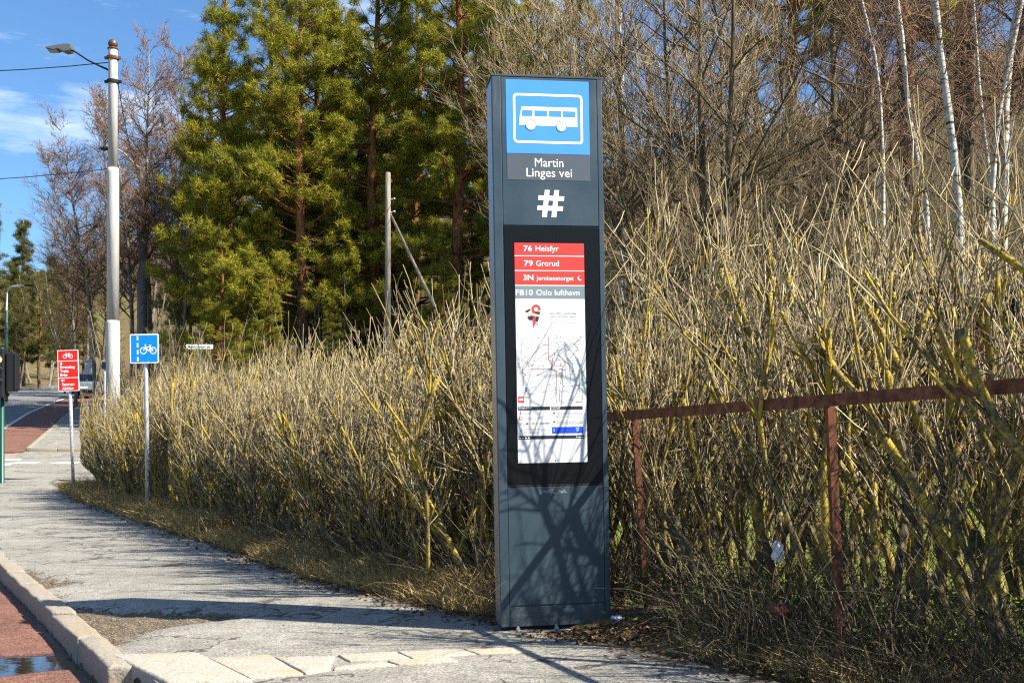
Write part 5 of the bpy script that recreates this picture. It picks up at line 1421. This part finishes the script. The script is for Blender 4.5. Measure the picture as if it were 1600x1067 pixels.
# thin saplings in the wood edge
rt = random.Random(9); scnt = {}
for i in range(58):
    if i < 34: px, Y = rt.uniform(180, 780), rt.uniform(46, 62)
    elif i < 48: px, Y = rt.uniform(950, 1600), rt.uniform(18, 40)
    else: px, Y = rt.uniform(560, 1000), rt.uniform(44, 75)
    lab = 'thin leafless sapling ' + ('under the birches' if px < 320 else 'at the foot of the pines' if px < 560 else 'right of the utility pole' if px < 780 else 'behind the column' if px < 1000 else 'on the right hillside')
    scnt[lab] = scnt.get(lab, 0) + 1; lab = lab.replace('thin leafless', ORD[scnt[lab] - 1] + ' thin leafless')
    x = PX(px, Y)
    put_tree('sapling', saplings[i % 3], x, Y, rt.uniform(0, 6), rt.uniform(.4, .85), lab, 'saplings along the wood edge', 'sapling', pn=BN)
# brown brush covering the hillside and wood floor
tw = Tubes(); r = np.random.default_rng(77)
for k_ in range(3000):
    px, Y = (r.uniform(100, 1750), r.uniform(24, 78)) if k_ % 2 else (r.uniform(930, 1700), r.uniform(24, 74)); x = PX(px, Y)
    e = (x - Xf(Y)) / 1.0885
    if e < (5 if Y > 27 else 7): continue
    z = g1(x, Y); hh = r.uniform(.8, 2.6)
    for _ in range(14):
        p = grow(r, (x + r.normal() * .5, Y + r.normal() * .5, z - .1), (r.normal() * .5, r.normal() * .5, 1), hh * r.uniform(.5, 1.1), 4, .16, .02)
        w_ = r.uniform(.006, .014); tw.add(p, [w_, w_ * .8, w_ * .6, w_ * .3], 3)
        p = grow(r, p[1], (r.normal(), r.normal(), .8), hh * .4, 3, .16, .02); tw.add(p, [w_ * .6, w_ * .5, w_ * .3], 3)
tag(link('undergrowth', tw.mesh('undergrowth', M['twig_tan'])), 'brown leafless undergrowth covering the slope under the trees', kind='stuff')

# utility pole just outside the right edge, its wire shades the pavement
ox, oy = 5.35, 9.7
rp = tag(empty('utility_pole', (ox, oy, g1(ox, oy))), 'wooden utility pole beyond the right picture edge', 'utility pole')
b = MB(); b.lathe([(.13, -.3), (.10, 8.4), (.09, 8.42)], 12); b.build('pole', M['pole_wood'], rp, True)
h_ = 8.0; tt = h_ / math.tan(R(SUN_EL)) ; off = Vector((math.cos(R(SUN_AZ)) * tt, -math.sin(R(SUN_AZ)) * tt, h_))
wire('utility_wire', Vector((ox, oy, g1(ox, oy) + 8.2)), Vector((.64 + 5.5, 4.67 - 9.4, 0)) + off, .12, .022, 'overhead wire passing out of the picture, shading the pavement')

# ------------------------------------------------------------------ buildings, car and small things
def boards(parent, p0, p1, z0, z1, w, mat):
    """vertical boards between two plan points"""
    p0, p1 = Vector(p0), Vector(p1); L = (p1 - p0).length; n = max(1, int(L / w)); d = (p1 - p0) / n; nrm = Vector((d.y, -d.x)).normalized()
    me = None
    for i in range(n):
        a, b_ = p0 + d * (i + .03), p0 + d * (i + .97); o = nrm * (.022 + .006 * (i % 2))
        bb = MB(); bb.add([(a.x, a.y, z0), (b_.x, b_.y, z0), (b_.x + o.x, b_.y + o.y, z0), (a.x + o.x, a.y + o.y, z0), (a.x, a.y, z1), (b_.x, b_.y, z1), (b_.x + o.x, b_.y + o.y, z1), (a.x + o.x, a.y + o.y, z1)],
              [(0, 1, 2, 3), (4, 7, 6, 5), (0, 4, 5, 1), (1, 5, 6, 2), (2, 6, 7, 3), (3, 7, 4, 0)])
        bb.build('board', mat, parent)
sx, sy = PX(1600, 13.5), 13.5
shed = tag(empty('shed', (sx, sy, g1(sx, sy))), 'dark red boarded shed glimpsed through the right end of the hedge', 'shed')
tz = 2.82 - g1(sx, sy)
b = MB(); b.box((-.62, .03, -.4), (2.6, 2.4, tz)); wl_ = b.build('wall', M['wall_red'], shed)
boards(wl_, (-.62, .025), (2.6, .025), -.2, tz - .03, .155, M['wall_red'])
b = MB(); b.add([(-.8, -.2, tz + .02), (2.8, -.2, tz + .02), (2.8, 2.6, tz + .30), (-.8, 2.6, tz + .30), (-.8, -.2, tz + .10), (2.8, -.2, tz + .10), (2.8, 2.6, tz + .38), (-.8, 2.6, tz + .38)],
      [(0, 3, 2, 1), (4, 5, 6, 7), (0, 1, 5, 4), (1, 2, 6, 5), (2, 3, 7, 6), (3, 0, 4, 7)]); b.build('roof', M['roof_dark'], shed)
# teal house on the hill
hx, hy = PX(1463, 78), 78
hs = tag(empty('house', (hx, hy, CZ + (700 - 132) * 78 / F)), 'pale teal house high on the hill between the birches', 'house')
b = MB(); b.box((-1.7, 0, -6), (1.7, 4, 1.2)); b.add([(-1.7, 0, 1.2), (1.7, 0, 1.2), (0, 0, 2.1)], [(0, 1, 2)]); wl_ = b.build('wall', M['wall_teal'], hs)
boards(hs, (-1.7, -.01), (1.7, -.01), -4, 1.15, .34, M['wall_teal'])
b = MB(); b.prism([(-2.0, 1.05), (0, 2.1), (2.0, 1.05), (2.0, 1.2), (0, 2.27), (-2.0, 1.2)], -.4, 4.4); b.build('roof', M['wall_teal'], hs)
for x in (-.9, .5):
    b = MB(); b.box((x, -.07, -.4), (x + .75, -.035, .7)); w_ = b.build('window', M['white'], hs); b = MB(); b.box((x + .07, -.08, -.33), (x + .68, -.071, .63)); b.build('pane', M['bin_grey'], w_)
# parked car beyond the red sign
Yc = 78.0; cx_ = PX(138, Yc)
car = tag(empty('parked_car', (cx_, Yc, float(zs(cx_, Yc)) + .02), (0, 0, R(12))), 'grey-blue car parked up the road behind the red sign', 'car')
b = MB(); hw = .88
def loft(mb, secs):
    k = len(secs[0]); vs = [p for s_ in secs for p in s_]; n = len(secs)
    mb.add(vs, [(i * k + j, i * k + (j + 1) % k, (i + 1) * k + (j + 1) % k, (i + 1) * k + j) for i in range(n - 1) for j in range(k)] + [tuple(reversed(range(k))), tuple(range((n - 1) * k, n * k))])
def ringsec(y, w, z0, z1): return [(-w, y, z0 + .1), (-w * .9, y, z0), (w * .9, y, z0), (w, y, z0 + .1), (w, y, z1 - .12), (w * .92, y, z1), (-w * .92, y, z1), (-w, y, z1 - .12)]
loft(b, [ringsec(-2.1, .78, .32, .72), ringsec(-1.95, .86, .25, .86), ringsec(-.9, .88, .22, .95), ringsec(.9, .88, .22, .96), ringsec(1.9, .87, .25, .93), ringsec(2.1, .80, .35, .80)]); b.build('body', M['car'], car)
b = MB(); loft(b, [ringsec(-1.0, .80, .90, .95), ringsec(-.35, .70, .90, 1.42), ringsec(.9, .70, .90, 1.46), ringsec(1.75, .78, .90, .98)]); b.build('window', M['bin_grey'], car)
b = MB(); loft(b, [ringsec(-.35, .66, 1.35, 1.47), ringsec(.95, .66, 1.37, 1.49)]); b.build('roof', M['car'], car)
for x in (-.86, .86):
    for y_ in (-1.3, 1.3):
        b = MB(); b.tube([(x - .1, y_, .31), (x + .1, y_, .31)], .31, 16); w_ = b.build('wheel', M['tyre'], car)
        b = MB(); b.tube([(x - .108, y_, .31), (x + .108, y_, .31)], .19, 12); b.build('rim', M['galv'], w_)
for x in (-.62, .62):
    b = MB(); b.bbox((x - .16, -2.08, .62), (x + .16, -2.0, .74), .02); b.build('headlight', M['white'], car)
b = MB(); b.bbox((-.26, -2.125, .40), (.26, -2.09, .51), .005); b.build('number_plate', M['white'], car)
# grey gate pillars and a teal cabinet behind the far pavement
for px, hh, lab in ((128.5, .95, 'shorter grey stone pillar behind the red sign'), (138.5, 2.0, 'taller grey stone pillar behind the parked car')):
    Y = 86.0; x = PX(px, Y); z = g1(x, Y)
    pr = tag(empty('stone_pillar', (x, Y, z)), lab, 'pillar', 'stone pillars by the far road')
    b = MB(); b.bbox((-.24, -.24, -.5), (.24, .24, hh + .55), .04); b.build('shaft', M['stone'], pr)
    b = MB(); b.bbox((-.30, -.30, hh + .555), (.30, .30, hh + .68), .03); b.build('cap', M['stone'], pr)
Y = 30.5; x = PX(164, Y); z = g1(x, Y)
cb = tag(empty('utility_cabinet', (x, Y, z)), 'small teal cabinet on a post peeping over the hedge by the lamp pole', 'cabinet')
b = MB(); zc = CZ + (700 - 577) * Y / F - z; b.lathe([(.03, -.2), (.03, zc)], 8); b.build('post', M['galv'], cb)
b = MB(); b.bbox((-.08, -.06, zc), (.08, .06, zc + .22), .02); bx = b.build('case', plain('teal_paint', (.03, .22, .24), .5), cb)
b = MB(); b.bbox((-.065, -.068, zc + .02), (.065, -.0605, zc + .2), .003); b.build('lid', M['cab_dark'], bx)
# pale boulder on the lawn
def lump(name, loc, s_, mat, label, cat, seed=0, rough=.18):
    bm = bmesh.new(); bmesh.ops.create_icosphere(bm, subdivisions=3, radius=1); rr_ = random.Random(seed); ph = [rr_.uniform(0, 6) for _ in range(6)]
    for v in bm.verts:
        c = v.co.copy(); k = 1 + rough * (math.sin(c.x * 3 + ph[0]) + math.sin(c.y * 4 + ph[1]) + math.sin(c.z * 3.5 + ph[2])) * .5 + rough * .5 * math.sin(c.x * 9 + c.y * 8 + ph[3]) * math.sin(c.z * 9 + ph[4])
        v.co = Vector((c.x * s_[0], c.y * s_[1], c.z * s_[2])) * k
    me = bpy.data.meshes.new(name); bm.to_mesh(me); bm.free(); me.materials.append(mat)
    o = link(name, me); o.location = loc; return tag(o, label, cat)
x, Y = PX(1335, 14), 14.0
lump('boulder', (x, Y, g1(x, Y) + .18), (.26, .22, .28), M['stone'], 'pale grey boulder on the lawn behind the hedge', 'boulder', 3)
def crumple(name, px, py, Y, s_, mat, label, cat, seed):
    p = P(px, py, Y); o = lump(name, p, s_, mat, label, cat, seed, .55); return o
crumple('plastic_bag', 1214, 862, 5.15, (.030, .024, .034), M['bag'], 'crumpled white plastic bag caught in the twigs by the netting', 'plastic bag', 1)
crumple('wrapper', 963, 966, 5.95, (.022, .02, .016), plain('blue_white_wrapper', (.42, .48, .66), .4), 'small blue and white wrapper at the right foot of the column', 'litter', 2)
crumple('paper_scrap', 540, 897, 8.6, (.035, .02, .022), M['bag'], 'scrap of white paper at the edge of the verge', 'litter', 4)
crumple('dead_leaf', 511, 899, 8.5, (.028, .02, .02), plain('orange_leaf', (.38, .12, .03), .7), 'orange fallen leaf beside the white paper scrap', 'leaf', 5)
crumple('dead_leaf', 1216, 950, 5.0, (.035, .03, .035), plain('red_brown_leaf', (.16, .05, .03), .7), 'large red-brown dead leaf in the lower right twigs', 'leaf', 6)
